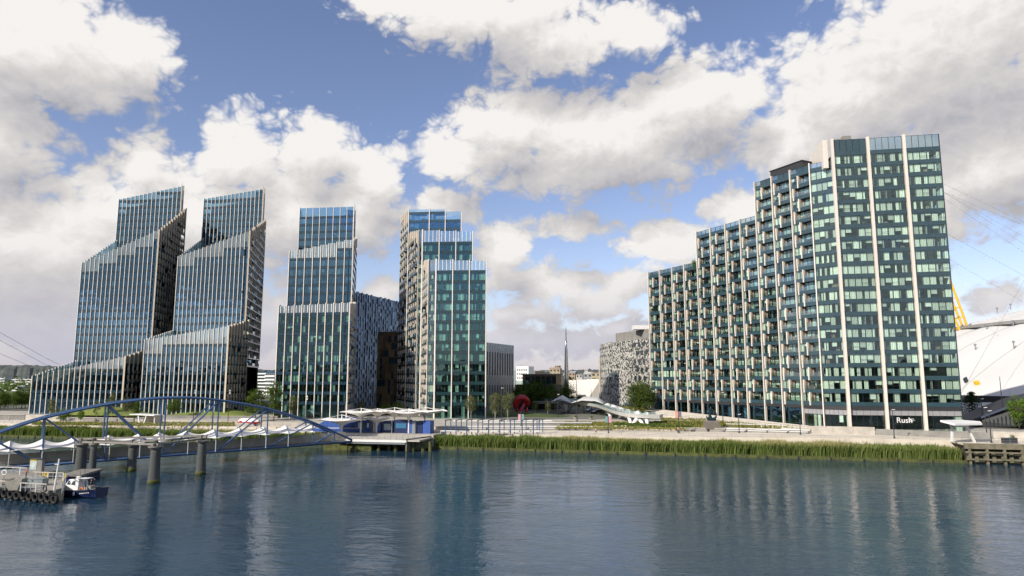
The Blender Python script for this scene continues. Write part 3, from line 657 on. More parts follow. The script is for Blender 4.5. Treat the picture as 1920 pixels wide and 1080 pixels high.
def tile_building():
    zt = W(1200, 637, 290).z; prof = [(1127, 352), (1125.5, 342), (1126, 333), (1130, 324), (1138, 316), (1150, 309), (1165, 302), (1180, 295), (1195, 288), (1210, 281), (1225, 274), (1240, 267)]
    b = empty('tessellated_college', (*XY(1150, 309), LZ), 'curved building clad in small black and white tiles with round windows', 'building')
    P = [Vector((*XY(px, Y), 0)) for px, Y in prof]
    m = bpy.data.materials.new('black_white_tiles'); m.use_nodes = True; nt = NT(m.node_tree); p = m.node_tree.nodes['Principled BSDF']; p.inputs['Roughness'].default_value = .55
    uv = nt.n('ShaderNodeTexCoord').outputs['UV']
    vo = nt.n('ShaderNodeTexVoronoi', voronoi_dimensions='2D', feature='F1'); nt.put(vo.inputs['Vector'], uv); vo.inputs['Scale'].default_value = 1.7; vo.inputs['Randomness'].default_value = .55
    sp = nt.n('ShaderNodeSeparateColor'); nt.put(sp.inputs[0], vo.outputs['Color'])
    su = nt.n('ShaderNodeSeparateXYZ'); nt.put(su.inputs[0], uv)
    thr = nt.m('MULTIPLY_ADD', nt.step(su.outputs[0], 30, 48), .22, .20)
    k = nt.m('LESS_THAN', sp.outputs[0], thr); g = nt.m('LESS_THAN', sp.outputs[1], .4)
    nt.put(p.inputs['Base Color'], nt.mix(k, nt.mix(g, (.52, .505, .46), (.30, .29, .26)), (.045, .045, .045)))
    mb = MB(); L = [0]
    for q in range(len(P) - 1): L.append(L[-1] + (P[q + 1] - P[q]).length)
    vs = []; fs = []
    for q, pt in enumerate(P): vs += [(pt.x, pt.y, LZ - .5), (pt.x, pt.y, zt)]
    for q in range(len(P) - 1): fs.append((2 * q, 2 * q + 2, 2 * q + 3, 2 * q + 1))
    n0 = len(vs); vs += [(p_.x + 18, p_.y + 22, zt) for p_ in (P[-1], P[0])] + [(p_.x + 18, p_.y + 22, LZ - .5) for p_ in (P[-1], P[0])]
    fs.append(tuple([2 * q + 1 for q in range(len(P))] + [n0, n0 + 1]))
    fs += [(2 * len(P) - 2, n0 + 2, n0, 2 * len(P) - 1), (n0 + 2, n0 + 3, n0 + 1, n0), (n0 + 3, 0, 1, n0 + 1)]
    mb.add(vs, fs); me = mb.mesh('tiled_wall', m)
    ul = me.uv_layers.new(name='UVMap')
    for poly in me.polygons:
        for li, vi in zip(poly.loop_indices, poly.vertices): ul.data[li].uv = (L[vi // 2] if vi < n0 else 0, vs[vi][2])
    link('tiled_wall', me, b)
    disc = MB(); disc.tube([(0, -.10, 0), (0, .12, 0)], 1.0, 20); dm = disc.mesh('round_window', mat('round_window_glass', (.02, .03, .035), .08))
    rim = MB(); n = 20
    vs = [(r_ * math.cos(2 * math.pi * a / n), y, r_ * math.sin(2 * math.pi * a / n)) for r_, y in ((1.0, .1), (1.0, .22), (1.14, .22), (1.14, -.1)) for a in range(n)]
    rim.add(vs, [(j * n + a, j * n + (a + 1) % n, (j + 1) * n + (a + 1) % n, (j + 1) * n + a) for j in range(3) for a in range(n)]); rm = rim.mesh('window_rim', FIN)
    def place(s, z, r_):
        q = max(k for k in range(len(L) - 1) if L[k] <= s); f = Fr(P[q], P[q + 1]); c = f.p(s - L[q], 0, z)
        mm = Matrix.Identity(4); mm.col[0] = (*f.u, 0); mm.col[1] = (*f.n, 0); mm.col[2] = (0, 0, 1, 0); mm.col[3] = (*c, 1); mm = mm @ Matrix.Diagonal((-r_, 1, r_, 1))
        mm.col[0] = -mm.col[0]; mm = Matrix.Translation(c) @ (mm.to_3x3().normalized().to_4x4()) @ Matrix.Diagonal((r_, 1, r_, 1))
        w = link('round_window', dm, b, mm); return w
    for row in range(7):
        z = zt - 2.2 - row * 3.5
        for j in range(3): place(L[7] + 5.5 + j * 4.2 + (2.1 if row % 2 else 0), z, 1.05)
        for j in range(13):
            s = 4 + j * 3.0 + (1.2 if row % 2 else 0)
            if s < L[7] + 3: place(s, z, .55 if j % 3 else .7)
    mb = MB(); mb.prism(ccw([(p_.x + dx, p_.y + dy) for p_, dx, dy in ((P[5], 2, 4), (P[8], 2, 4), (P[10], 2, 4), (P[10], 12, 18), (P[5], 12, 18))]), zt + .02, zt + 4.2); mb.build('plant_room', CONCD, b)
    block('roof_unit', WHITE, Matrix.Translation((P[9].x + 3, P[9].y + 9, zt + 5.1)) @ Matrix.Diagonal((12, 6, 1.7, 1)), b)
    mb = MB(); mb.tube([(P[2].x - .5, P[2].y - 1.2, LZ - .3), (P[2].x - .5, P[2].y - 1.2, zt - 6)], .55, 10); mb.build('corner_column', CONC, b)
def small_buildings():
    # white folded building
    b = empty('white_folded_building', G(1085, 752, LZ), 'white angular building with a slanted wall beside the tiled building', 'building')
    A, B, Cc, D, E = W(1046, 714, 372), W(1127, 710, 357), W(1104, 745, 361.3), W(1046, 752, 372), W(1127, 758, 354); A2, B2 = A + Vector((6, 30, -2)), B + Vector((12, 30, -2))
    mb = MB(); mb.add([A, B, Cc, D, A2, B2, A2 * 1, B2 * 1], [(3, 2, 1, 0), (0, 1, 5, 4)]); mb.build('slanted_wall', mat('white_stone_cladding', (.74, .71, .67), .6, var=.1, vscale=.3), b)
    mb = MB(); Z = Vector((0, 0, 1)); mb.add([Cc, E, B, B2, Vector((B2.x, B2.y, LZ)), Vector((A2.x, A2.y, LZ)), A2, D, A], [(0, 1, 2), (1, 4, 3, 2), (5, 6, 3, 4), (7, 8, 6, 5)]); mb.build('side_wall', mat('grey_stone_cladding', (.30, .28, .25), .7, var=.15), b)
    b = empty('concrete_stair_tower', G(1045, 752, LZ), 'square pale concrete tower left of the white angular building', 'building')
    a, c = XY(1037, 350), XY(1053, 348); f = Fr(a, c); zt = W(1045, 704, 349).z; zm = W(1045, 722, 349).z
    b_ = b; block('upper_wall', CONC, f.M(0, f.w, -5, 0, zm, zt), b_); block('shadow_toned_wall', BROWN2, f.M(.3, f.w - .3, -4.7, -.3, LZ - .5, zm), b_)  # same concrete below: the tower's cast shadow is put in as dark brown
    for q in range(3): block('wall_panel', CONC, f.M(.1 + q * f.w / 3, (q + 1) * f.w / 3 - .05, 0, .06, zm + .1, zt - .15), b_)
    # long dark pavilion with glass terrace
    b = empty('dark_pavilion', G(1000, 762, LZ), 'long dark brown pavilion with a glass terrace rail behind the trees', 'building')
    a, c = XY(966, 274), XY(1038, 268); f = Fr(a, c); z1 = W(1000, 721, 271).z; z2 = W(1000, 703, 274).z
    block('base_wall', SOFFIT, f.M(0, f.w, -10, 0, LZ - .5, z1), b); block('upper_wall', BROWN, f.M(2, f.w, -10, -3, z1 + .02, z2), b); block('roof', ROOFM, f.M(1.5, f.w + .4, -10.4, -2.4, z2 + .01, z2 + .4), b)
    for q in range(6): block('window_pane', GLASSB, f.M(3.2 + q * 2.2, 5.1 + q * 2.2, -3, -2.94, z1 + .4, z2 - .6), b)
    for q in range(8): block('balustrade', CLEAR, f.M(q * f.w / 8 + .05, (q + 1) * f.w / 8 - .05, -.15, -.1, z1 + .05, z1 + 1.5), b)
    # pale block with roof aerials
    b = empty('pale_tower_block', G(980, 722, LZ), 'plain white block with aerials on the skyline left of the spire', 'building')
    a, c = XY(968, 520), XY(991, 515); f = Fr(a, c); zt = W(980, 687, 518).z; block('wall', WHITE, f.M(0, f.w, -9, 0, LZ, zt), b); block('stair_wall', GREYM, f.M(-3, -.02, -7, -.6, LZ, zt - 3), b)
    for q in range(5):
        for k in range(3): block('window', FRAME, f.M(.8 + q * 1.8, 1.7 + q * 1.8, -.02, .05, zt - 3.3 - k * 3, zt - 2 - k * 3), b)
    for q in range(6): block('aerial', GREYM, f.M(1 + q * 1.3, 1.12 + q * 1.3, -3, -2.9, zt, zt + 1.2 + (q % 3)), b)
    # far houses on the skyline between the college and the offices
    rng = random.Random(4)
    cols = [mat('far_brick_%d' % i, c_, .8, var=.2, vscale=.05) for i, c_ in enumerate([(.34, .26, .18), (.42, .40, .37), (.30, .31, .33), (.40, .33, .22), (.5, .48, .45)])]
    spec = [(994, 1003, 696, 640), (1004, 1012, 700, 760), (1012, 1020, 697, 900), (1030, 1050, 692, 980), (1056, 1064, 700, 1150), (1066, 1078, 699, 1000), (1080, 1092, 702, 880), (1094, 1110, 701, 860), (1108, 1127, 699, 800), (1096, 1102, 693, 1300), (1040, 1047, 686, 1500)]
    for k, (x0, x1, y, Y) in enumerate(spec):
        a, c = XY(x0, Y), XY(x1, Y - 4); f = Fr(a, c); zt = W((x0 + x1) / 2, y, Y).z; m = cols[k % 5]
        pos = ['behind the pavilion'] * 4 + ['right of the spire'] * 7
        nm = ['small', 'narrow', 'low grey', 'wide glass topped', 'pale', 'white fronted', 'squat', 'long tan', 'long brown roofed', 'distant dark', 'farthest hilltop'][k]
        b = empty('skyline_house', (*a, LZ), f'{nm} building on the skyline {pos[k]}', 'building', 'buildings on the far skyline')
        block('wall', m, f.M(0, f.w, -14, 0, LZ, zt), b)
        mb = MB(); p0, p1, p2, p3 = f.p(-.5, .5, zt), f.p(f.w + .5, .5, zt), f.p(f.w + .5, -14.5, zt), f.p(-.5, -14.5, zt); h = 2.5 if k % 2 else .6
        r0, r1 = f.p(0, -7, zt + h), f.p(f.w, -7, zt + h); mb.add([p0, p1, p2, p3, r0, r1], [(0, 1, 5, 4), (2, 3, 4, 5), (1, 2, 5), (3, 0, 4)]); mb.build('roof', cols[(k + 2) % 5], b)
        nf = max(1, int((zt - LZ - 6) / 6)); nw = max(2, int(f.w / 5))
        for q in range(nw):
            for j in range(nf): block('window', FRAME, f.M((q + .25) * f.w / nw, (q + .75) * f.w / nw, -.02, .06, zt - 3.4 - j * 5, zt - 1.2 - j * 5), b)
    # white slab blocks on the left skyline and a glass one between the towers
    for k, (x0, x1, y, Y, lab, nfl) in enumerate([(-30, 10, 707, 900, 'white striped apartment slab on the far left skyline, left edge', 5), (22, 62, 709, 850, 'white striped apartment slab beside the far left trees', 5), (10, 36, 724, 700, 'low white house roofs under the striped slabs', 2), (484, 500, 696, 560, 'pale glass block seen between the twin tower and the three step tower', 7), (498, 516, 700, 520, 'stepped pale flats touching the left edge of the three step tower', 6)]):
        a, c = XY(x0, Y), XY(x1, Y - 10); f = Fr(a, c); zt = W((x0 + x1) / 2, y, Y).z
        b = empty('distant_flats', (*a, LZ), lab, 'building', 'pale flats beyond the towers')
        block('wall', GREYM if k < 3 else GLASSB if k == 3 else GREYM, f.M(0, f.w, -12, 0, LZ, zt), b)
        fh = (zt - max(LZ, zt - nfl * 3.6)) / nfl
        for j in range(nfl):
            z = zt - (j + 1) * fh; block('balcony_band', WHITE, f.M(-.2, f.w + .2, 0.02, .7, z, z + fh * .42), b)
            for q in range(5): block('window', FRAME, f.M(f.w * (q + .15) / 5, f.w * (q + .75) / 5, -.02, .05, z + fh * .47, z + fh * .95), b)
staggered_building(); brown_building(); slotted_building(); tile_building(); small_buildings()
# spire
sp = empty('needle_spire', G(1060, 752, LZ), 'tall tapering polished steel needle on the skyline', 'spire')
zb = LZ; top = W(1061, 611, 330); mb = MB(); mb.tube([(top.x, top.y, zb), (top.x, top.y, zb + 12), (top.x, top.y, 30), (top.x, top.y, top.z)], [1.3, 1.15, .75, .05], 12)
mb.build('needle', mat('polished_steel', (.55, .54, .52), .16, metal=1.0), sp, smooth=True)
mb = MB(); mb.lathe((top.x, top.y, zb), [(2.2, 0), (2.2, .5), (1.5, .9), (1.4, 1.1)], 16); mb.build('foot', CONCD, sp)
# ------------------------------------------------------------------ the dome
def dome():
    cx, cy, Rb, h = 322, 310, 182, 54; Rs = (Rb * Rb + h * h) / (2 * h); zc = LZ + h - Rs
    FAB = mat('white_dome_fabric', (.62, .61, .59), .7, var=.10, vscale=.03); YEL = mat('yellow_mast_paint', (.80, .46, .02), .45)
    CAB = mat('steel_cable', (.30, .30, .32), .5, metal=.5)
    b = empty('fabric_dome', (cx, cy, LZ), 'huge white fabric dome with cables behind the stepped block', 'dome')
    def zr(r_): return zc + math.sqrt(max(0, Rs * Rs - r_ * r_))
    n = 144; prof = [182, 176, 168, 158, 146, 132, 116, 100, 84, 66, 48, 30, 12, .5]
    mb = MB(); vs = []; fs = []
    for r_ in prof:
        for k in range(n):
            a = 2 * math.pi * k / n; sag = 0.9 * abs(math.sin(a * 36 / 2)) ** .7 * min(1, r_ / 60); vs.append((cx + r_ * math.cos(a), cy + r_ * math.sin(a), zr(r_) + sag - .9))
    for j in range(len(prof) - 1):
        for k in range(n): fs.append((j * n + k, j * n + (k + 1) % n, (j + 1) * n + (k + 1) % n, (j + 1) * n + k))
    mb.add(vs, fs); mb.build('roof_fabric', FAB, b, smooth=True)
    mb = MB(); mb.lathe((cx, cy, LZ - .5), [(176, 0), (176, 6.5)], 96); mb.build('dark_perimeter_wall', SOFFIT, b)
    # tiled skirt ring half way up
    def ring(r0, r1, dz, nm, m):
        mb = MB(); vs = []; fs = []
        for r_, z in ((r0, zr(r0) + .3), (r0, zr(r0) + dz), (r1, zr(r1) + dz), (r1, zr(r1) + .2)):
            for k in range(96): a = 2 * math.pi * k / 96; vs.append((cx + r_ * math.cos(a), cy + r_ * math.sin(a), z))
        for j in range(3):
            for k in range(96): fs.append((j * 96 + k, j * 96 + (k + 1) % 96, (j + 1) * 96 + (k + 1) % 96, (j + 1) * 96 + k))
        mb.add(vs, fs); mb.build(nm, m, b)
    for k in range(72):
        a = 2 * math.pi * k / 72
        if 100 < math.degrees(a) < 290: mb = MB(); mb.tube([(cx + r_ * math.cos(a), cy + r_ * math.sin(a), zr(r_) - .82) for r_ in prof[:-2]], .07, 4, cap=False); mb.build('fabric_seam', mat('seam_webbing', (.36, .35, .33), .7), b)
    ring(64, 60, 5.5, 'upper_ring', CONC); ring(112, 109, .9, 'walkway_ring', CONCD)
    # masts lean outwards from a ring; build those on this side
    def hit(px, py):
        dr = Vector(ray(px, py)).normalized(); o = Vector((-cx, -cy, CAMZ - zc)); bb = o.dot(dr); cc = o.dot(o) - Rs * Rs
        return Vector((0, 0, CAMZ)) + dr * (-bb - math.sqrt(max(0, bb * bb - cc)))
    ft = hit(1804, 616); a_vis = math.degrees(math.atan2(ft.y - cy, ft.x - cx)); r_vis = math.hypot(ft.x - cx, ft.y - cy)
    for a in (a_vis,):
        ca, sa = math.cos(R(a)), math.sin(R(a)); r0 = r_vis
        foot = Vector((cx + r0 * ca, cy + r0 * sa, zr(r0) - 1)); tip = Vector((cx + (r0 + 30) * ca, cy + (r0 + 30) * sa, zr(r0) + 88))
        mast = empty_part = bpy.data.objects.new('mast', None); COL.objects.link(mast); mast.parent = b; mast.location = foot - b.location
        d = (tip - foot); L = d.length; d.normalize(); x = d.cross(Vector((0, 0, 1))).normalized(); y = x.cross(d)
        wid = lambda t: 1.0 + 3.6 * math.sin(math.pi * min(1, .12 + t * .88)) ** .8
        for q in range(4):
            sx, sy = ((1, 1), (1, -1), (-1, -1), (-1, 1))[q]
            mb = MB(); mb.tube([foot + d * (L * t) + (x * sx + y * sy) * wid(t) / 1.5 for t in np.linspace(0, 1, 13)], .5, 6); mb.build('mast_chord', YEL, mast)
        for k in range(20):
            t = (k + .3) / 20; w_ = wid(t) / 1.5; c = [foot + d * (L * t) + (x * sx + y * sy) * w_ for sx, sy in ((1, 1), (1, -1), (-1, -1), (-1, 1))]
            mb = MB()
            for q in range(4): mb.beam(c[q], c[(q + 1) % 4], .42, .42)
            tag(mb.build('mast_ring', YEL, mast))
        for q in range(9):
            ang = R(a + (q - 4) * 7); rr = (40, 150, 172, 128)[q % 4]; e = Vector((cx + rr * math.cos(ang), cy + rr * math.sin(ang), zr(rr) + 1.2))
            mb = MB(); mb.tube([tip - d * (q % 3) * 5, e], .05, 4); mb.build('cable', CAB, b)
    for (p0, p1) in (((1770, 345, 260), (1990, 450, 300)), ((1770, 372, 260), (1990, 520, 300)), ((1760, 430, 270), (2000, 560, 310)), ((1990, 400, 270), (1800, 742, 215)), ((1770, 480, 270), (1960, 590, 290))):
        mb = MB(); mb.tube([W(*p0), W(*p1)], .045, 4); mb.build('cable', CAB, b)
    # small vents and struts on the fabric
    rng = random.Random(2)
    for px, py in ((1850, 617), (1900, 610), (1829, 655), (1901, 650), (1870, 585), (1895, 578)):
        r_ = ray(px, py); nrm = math.sqrt(sum(q * q for q in r_)); dr = Vector(r_) / nrm; o = Vector((-cx, -cy, CAMZ - zc)); bb = o.dot(dr); cc = o.dot(o) - Rs * Rs
        t = -bb - math.sqrt(max(0, bb * bb - cc)); p = Vector((0, 0, CAMZ)) + dr * t
        mb = MB(); mb.tube([p + Vector((0, 0, -.6)), p + Vector((0, 0, 1.6))], .22, 6); mb.lathe(p + Vector((0, 0, 1.6)), [(.5, 0), (.5, .5), (.1, .7)], 8); mb.build('cable_strut', CAB, b)
    for (px, py, m, w_, h_) in ((1811, 713, FRAME, .5, 1.0), (1832, 719, YEL, 1.1, .6)):
        r_ = ray(px, py); dr = Vector(r_).normalized(); o = Vector((-cx, -cy, CAMZ - zc)); bb = o.dot(dr); cc = o.dot(o) - Rs * Rs; t = -bb - math.sqrt(max(0, bb * bb - cc)); p = Vector((0, 0, CAMZ)) + dr * t
        nm = (p - Vector((cx, cy, zc))).normalized(); x = Vector((0, 0, 1)).cross(nm).normalized(); y = nm.cross(x)
        mb = MB(); k = 12; ring_ = [p + x * (w_ * math.cos(2 * math.pi * q / k)) + y * (h_ * math.sin(2 * math.pi * q / k)) for q in range(k)]
        mb.add([v - nm * .5 for v in ring_] + [v + nm * .9 for v in ring_], [tuple(range(k, 2 * k))] + [(q, (q + 1) % k, k + (q + 1) % k, k + q) for q in range(k)]); mb.build('fabric_vent', m, b)
    # dark entrance canopy that cuts into the fabric at the right
    c = [W(1826, 788, 172), W(1925, 750, 165), W(1990, 735, 162), W(1990, 800, 162), W(1925, 800, 165), W(1826, 800, 172)]
    mb = MB(); k = len(c); mb.add([tuple(v) for v in c] + [(v.x + 6, v.y + 16, v.z) for v in c], [tuple(range(k))[::-1], tuple(range(k, 2 * k))] + [(q, (q + 1) % k, k + (q + 1) % k, k + q) for q in range(k)])
    b2 = empty('entrance_building', (c[0].x, c[0].y, LZ), 'low black wedge shaped entrance building in front of the dome', 'building')
    mb.build('wall', mat('black_glazed_wall', (.008, .010, .014), .6), b2)
    mb = MB(); mb.beam(c[0], c[1], 1.2, .5); mb.beam(c[1], c[2], 1.2, .5); mb.build('roof_edge', mat('blue_roof_edge', (.03, .045, .09), .6), b2)
    for q in range(14):
        a = c[5].lerp(c[4], q / 13); mb = MB(); mb.tube([(a.x, a.y - .2, LZ - 1), (a.x, a.y - .2, LZ + .6 + q * .3)], .1, 6); mb.build('mullion', FRAME, b2)
dome()
# ------------------------------------------------------------------ hills and woods on the skyline
def hills():
    rng = np.random.default_rng(5); na, nr = 700, 14; vs = []; fs = []
    az = np.linspace(R(-62), R(62), na)
    def n1(x, seed):
        r2 = np.random.default_rng(seed); g = r2.random(4000); i = np.floor(x).astype(int); t = x - i; t = t * t * (3 - 2 * t); return g[i % 4000] * (1 - t) + g[(i + 1) % 4000] * t
    for j in range(nr):
        d = 1500 + 260 * j; prof = math.sin(math.pi * (j + .5) / nr) ** .6 if j else 0.02
        broad = 27 + 22 * n1(az * 7 + 50, 1) + 26 * np.clip(-az / 1.1, 0, 1)
        tr = 5 * n1(az * 170 + 100 + 37 * j, 2 + j) + 4 * n1(az * 420 + 9 * j + 300, 40 + j)
        z = LZ + prof * broad + (tr if j else 0)
        for a, zz in zip(az, z): vs.append((math.sin(a) * d, math.cos(a) * d, zz))
    for j in range(nr - 1):
        for i in range(na - 1): q = j * na + i; fs.append((q, q + 1, q + na + 1, q + na))
    mb = MB(); mb.add(vs, fs); m = mat('wooded_hill', (.050, .065, .050), .95, var=.6, vscale=.012, col2=(.10, .105, .10))
    tag(mb.build('hills', m), 'low wooded hills along the skyline', None, kind='structure')
hills()

def opposite_bank():
    """the wooded near bank behind the viewer, seen in the lower glass"""
    rng = np.random.default_rng(12); vs = []; fs = []; n = 260; rows = [(-95, 0, -1), (-96, .3, 2.5), (-120, 1, 3), (-125, 1, 12), (-150, 1, 24), (-220, 1, 27), (-320, 0, -1)]
    for y, k, z in rows:
        for i in range(n): x = -900 + 1800 * i / (n - 1); vs.append((x, y + rng.uniform(-2, 2), z + (rng.uniform(-3, 4) if z > 5 else 0)))
    for j in range(len(rows) - 1):
        for i in range(n - 1): q = j * n + i; fs.append((q, q + 1, q + n + 1, q + n))
    mb = MB(); mb.add(vs, fs); tag(mb.build('opposite_bank', mat('opposite_bank_wood', (.045, .055, .032), .95, var=.6, vscale=.05, col2=(.10, .09, .07))), 'wooded opposite bank behind the viewer', None, kind='structure')
opposite_bank()
# ------------------------------------------------------------------ planting
def leaf_mat(name, c1, c2):
    m = bpy.data.materials.new(name); m.use_nodes = True; t = m.node_tree; t.nodes.clear(); b = NT(t)
    out = b.n('ShaderNodeOutputMaterial'); geo = b.n('ShaderNodeNewGeometry')
    c = b.mix(geo.outputs['Random Per Island'], c1, c2)
    d = b.n('ShaderNodeBsdfDiffuse'); tr = b.n('ShaderNodeBsdfTranslucent'); b.put(d.inputs[0], c); b.put(tr.inputs[0], b.mix(1.0, c, (1.3, 1.5, .6), 'MULTIPLY'))
    mx = b.n('ShaderNodeMixShader'); mx.inputs[0].default_value = .3; t.links.new(d.outputs[0], mx.inputs[1]); t.links.new(tr.outputs[0], mx.inputs[2]); t.links.new(mx.outputs[0], out.inputs[0])
    MATS[name] = m; return m
LEAF = leaf_mat('green_leaves', (.045, .080, .018), (.12, .165, .04)); LEAFP = leaf_mat('pale_birch_leaves', (.09, .105, .045), (.17, .18, .085))
LEAFB = leaf_mat('bright_leaves', (.07, .13, .018), (.15, .22, .04)); LEAFD = leaf_mat('dark_needles', (.025, .050, .024), (.06, .10, .045))
BARK = mat('grey_bark', (.16, .13, .10), .9, var=.3, vscale=3); BARKW = mat('white_bark', (.62, .59, .53), .8, var=.3, vscale=2)
def quads(pos, nrm, size, asp=1.6):
    """numpy: small leaf quads at pos facing nrm"""
    n = len(pos); rng = np.random.default_rng(n)
    t = rng.normal(size=(n, 3)); x = np.cross(nrm, t); x /= np.linalg.norm(x, axis=1, keepdims=True) + 1e-9; y = np.cross(nrm, x)
    sx = (size * .5)[:, None]; sy = sx * asp
    v = np.stack([pos - x * sx - y * sy * .2, pos + y * sy * -1, pos + x * sx - y * sy * .2, pos + y * sy], axis=1)
    return v.reshape(-1, 3), np.arange(4 * n).reshape(-1, 4)
def mesh_np(name, v, f, m):
    me = bpy.data.meshes.new(name); me.vertices.add(len(v)); me.vertices.foreach_set('co', np.ascontiguousarray(v, dtype=np.float32).ravel())
    k = f.shape[1]; me.loops.add(f.size); me.loops.foreach_set('vertex_index', f.ravel().astype(np.int32))
    me.polygons.add(len(f)); me.polygons.foreach_set('loop_start', np.arange(0, f.size, k, dtype=np.int32)); me.polygons.foreach_set('loop_total', np.full(len(f), k, dtype=np.int32))
    me.materials.append(m); me.update(calc_edges=True); me.validate(); return me
TREES = {}
def tree_kind(kind, seed):
    if (kind, seed) in TREES: return TREES[(kind, seed)]
    rng = np.random.default_rng(seed * 7 + 1); r = random.Random(seed)
    P = dict(birch=(.60, .20, .36, 46, 2600, .024, LEAFP, BARKW, .010), round=(.58, .33, .38, 60, 4200, .030, LEAF, BARK, .018), bright=(.58, .26, .38, 46, 2600, .030, LEAFB, BARK, .014), tall=(.56, .19, .42, 60, 3000, .024, LEAF, BARK, .013), bush=(.50, .62, .46, 40, 2200, .05, LEAFB, BARK, .02))
    mb = MB()
    if kind == 'conifer':
        mb.tube([(0, 0, 0), (.004, 0, .5), (0, 0, .98)], [.016, .011, .003], 7)
        pos = []; 
        for k in range(60):
            z = .16 + .80 * k / 59; L = (.34 * (1 - z) ** .75 + .03) * r.uniform(.7, 1.1); a = k * 2.4
            e = (L * math.cos(a), L * math.sin(a), z - L * .12); mb.tube([(0, 0, z), e], [.006, .002], 4)
            for q in range(46): t = r.uniform(.1, 1.05); pos.append((e[0] * t + r.gauss(0, .016), e[1] * t + r.gauss(0, .016), z - L * .12 * t + r.gauss(0, .012)))
        pos = np.array(pos); nr = rng.normal(size=pos.shape); nr[:, 2] += .7; size = rng.uniform(.016, .032, len(pos)); lm, bk = LEAFD, BARK
    else:
        cz, rx, rz, nc, nl, ls, lm, bk, tr = P[kind]
        mb.tube([(0, 0, 0), (r.uniform(-.01, .01), r.uniform(-.01, .01), .3), (r.uniform(-.02, .02), r.uniform(-.02, .02), .6), (0, 0, .9)], [tr, tr * .8, tr * .5, tr * .15], 7)
        d = rng.normal(size=(nc, 3)); d /= np.linalg.norm(d, axis=1, keepdims=True); rad = rng.uniform(.35, 1.0, nc) ** .6
        cen = d * rad[:, None] * np.array([rx, rx, rz]) * rng.uniform(.75, 1.12, (nc, 1)) + np.array([0, 0, cz])
        for k in range(min(nc, 26)):
            z0 = max(.22 if kind != 'bush' else .02, cen[k][2] - .22); mb.tube([(0, 0, z0), tuple(cen[k] * .5 + np.array([0, 0, z0]) * .5 + np.array([0, 0, .02])), tuple(cen[k])], [tr * .45, tr * .28, tr * .1], 4, cap=False)
        w = rng.integers(0, nc, nl); sp = rng.uniform(.5, 1.2, nc) * rx * .30
        off = rng.normal(size=(nl, 3)) * sp[w][:, None] * np.array([1, 1, .85]); pos = cen[w] + off
        nr = off + rng.normal(size=(nl, 3)) * .03 + np.array([0, 0, .03]); size = rng.uniform(.6, 1.3, nl) * ls
    nr /= np.linalg.norm(nr, axis=1, keepdims=True) + 1e-9
    v, f = quads(pos, nr, size, 1.1)
    TREES[(kind, seed)] = (mb.mesh('trunk', bk, True), mesh_np('crown', v, f, lm)); return TREES[(kind, seed)]
def tree(base, h, kind, seed, label, group, wid=1.0, name='tree', cat='tree'):
    tm, cm = tree_kind(kind, seed); b = empty(name, base, label, cat, group)
    M = Matrix.Translation(base) @ Matrix.Rotation(seed * 1.3 + h, 4, 'Z') @ Matrix.Diagonal((h * wid, h * wid, h, 1))
    link('trunk' if kind != 'bush' else 'stem', tm, b, M); link('crown' if kind != 'bush' else 'foliage', cm, b, M); return b
def gz(px, py, z=LZ): return G(px, py, z)
def tree_px(px, yb, yt, kind, seed, label, group, z=LZ, wid=1.0, Y=None, **kw):
    p = (GP(px, yb) if z == LZ else G(px, yb, z)) if Y is None else W(px, yb, Y)
    if Y is not None: p.z = z
    h = W(px, yt, p.y).z - p.z; return tree(p, max(h, 1.0), kind, seed, label, group, wid, **kw)
TG = 'young trees along the waterfront'
tree_px(883, 786, 736, 'birch', 1, 'pale young birch with white trunk at the right corner of the balconied tower', TG)
tree_px(928, 789, 731, 'birch', 2, 'left of two taller white trunked birches in front of the grey slotted building', TG)
tree_px(952, 790, 731, 'birch', 3, 'right of two taller white trunked birches beside the red sculpture', TG)
tree_px(1004, 779, 749, 'birch', 4, 'small birch on the round lawn, nearer the red sculpture', TG)
tree_px(1027, 779, 749, 'birch', 5, 'small birch on the round lawn, nearer the white walkway', TG)
tree_px(325, 783, 744, 'round', 1, 'compact round green tree at the foot of the twin crowned tower', TG)
tree_px(478, 790, 726, 'tall', 2, 'tall leafy tree right of the twin crowned tower', TG, wid=1.3)
tree_px(513, 790, 712, 'tall', 3, 'slender tall tree against the left edge of the three step tower', TG)
tree_px(547, 786, 739, 'birch', 6, 'thin tree in front of the three step tower near its second fin', TG)
tree_px(676, 780, 748, 'birch', 7, 'small tree at the right foot of the three step tower', TG)
tree_px(724, 778, 755, 'bush', 1, 'bright green shrub before the dark panelled building, left one', 'shrubs behind the pier', name='shrub', cat='shrub', wid=.9)
tree_px(745, 778, 754, 'bush', 2, 'bright green shrub before the dark panelled building, right one', 'shrubs behind the pier', name='shrub', cat='shrub', wid=.9)
tree_px(95, 790, 745, 'birch', 8, 'thin tree before the first fins of the leftmost tower', TG, wid=.8)
tree_px(118, 795, 764, 'bright', 1, 'small low tree on the bank left of the arch bridge post', TG, wid=1.3)
tree_px(150, 792, 768, 'bright', 2, 'small bright tree on the bank below the leftmost tower', TG)
tree_px(208, 786, 736, 'birch', 9, 'left of three slim trees before the leftmost tower entrance', TG, wid=.8)
tree_px(236, 786, 742, 'birch', 10, 'middle of three slim trees before the leftmost tower entrance', TG, wid=.9)
tree_px(255, 786, 748, 'tall', 4, 'right of three slim trees beside the foot of the twin crowned tower', TG)
tree_px(180, 787, 752, 'birch', 11, 'slight tree left of the grass mound', TG, wid=.7)
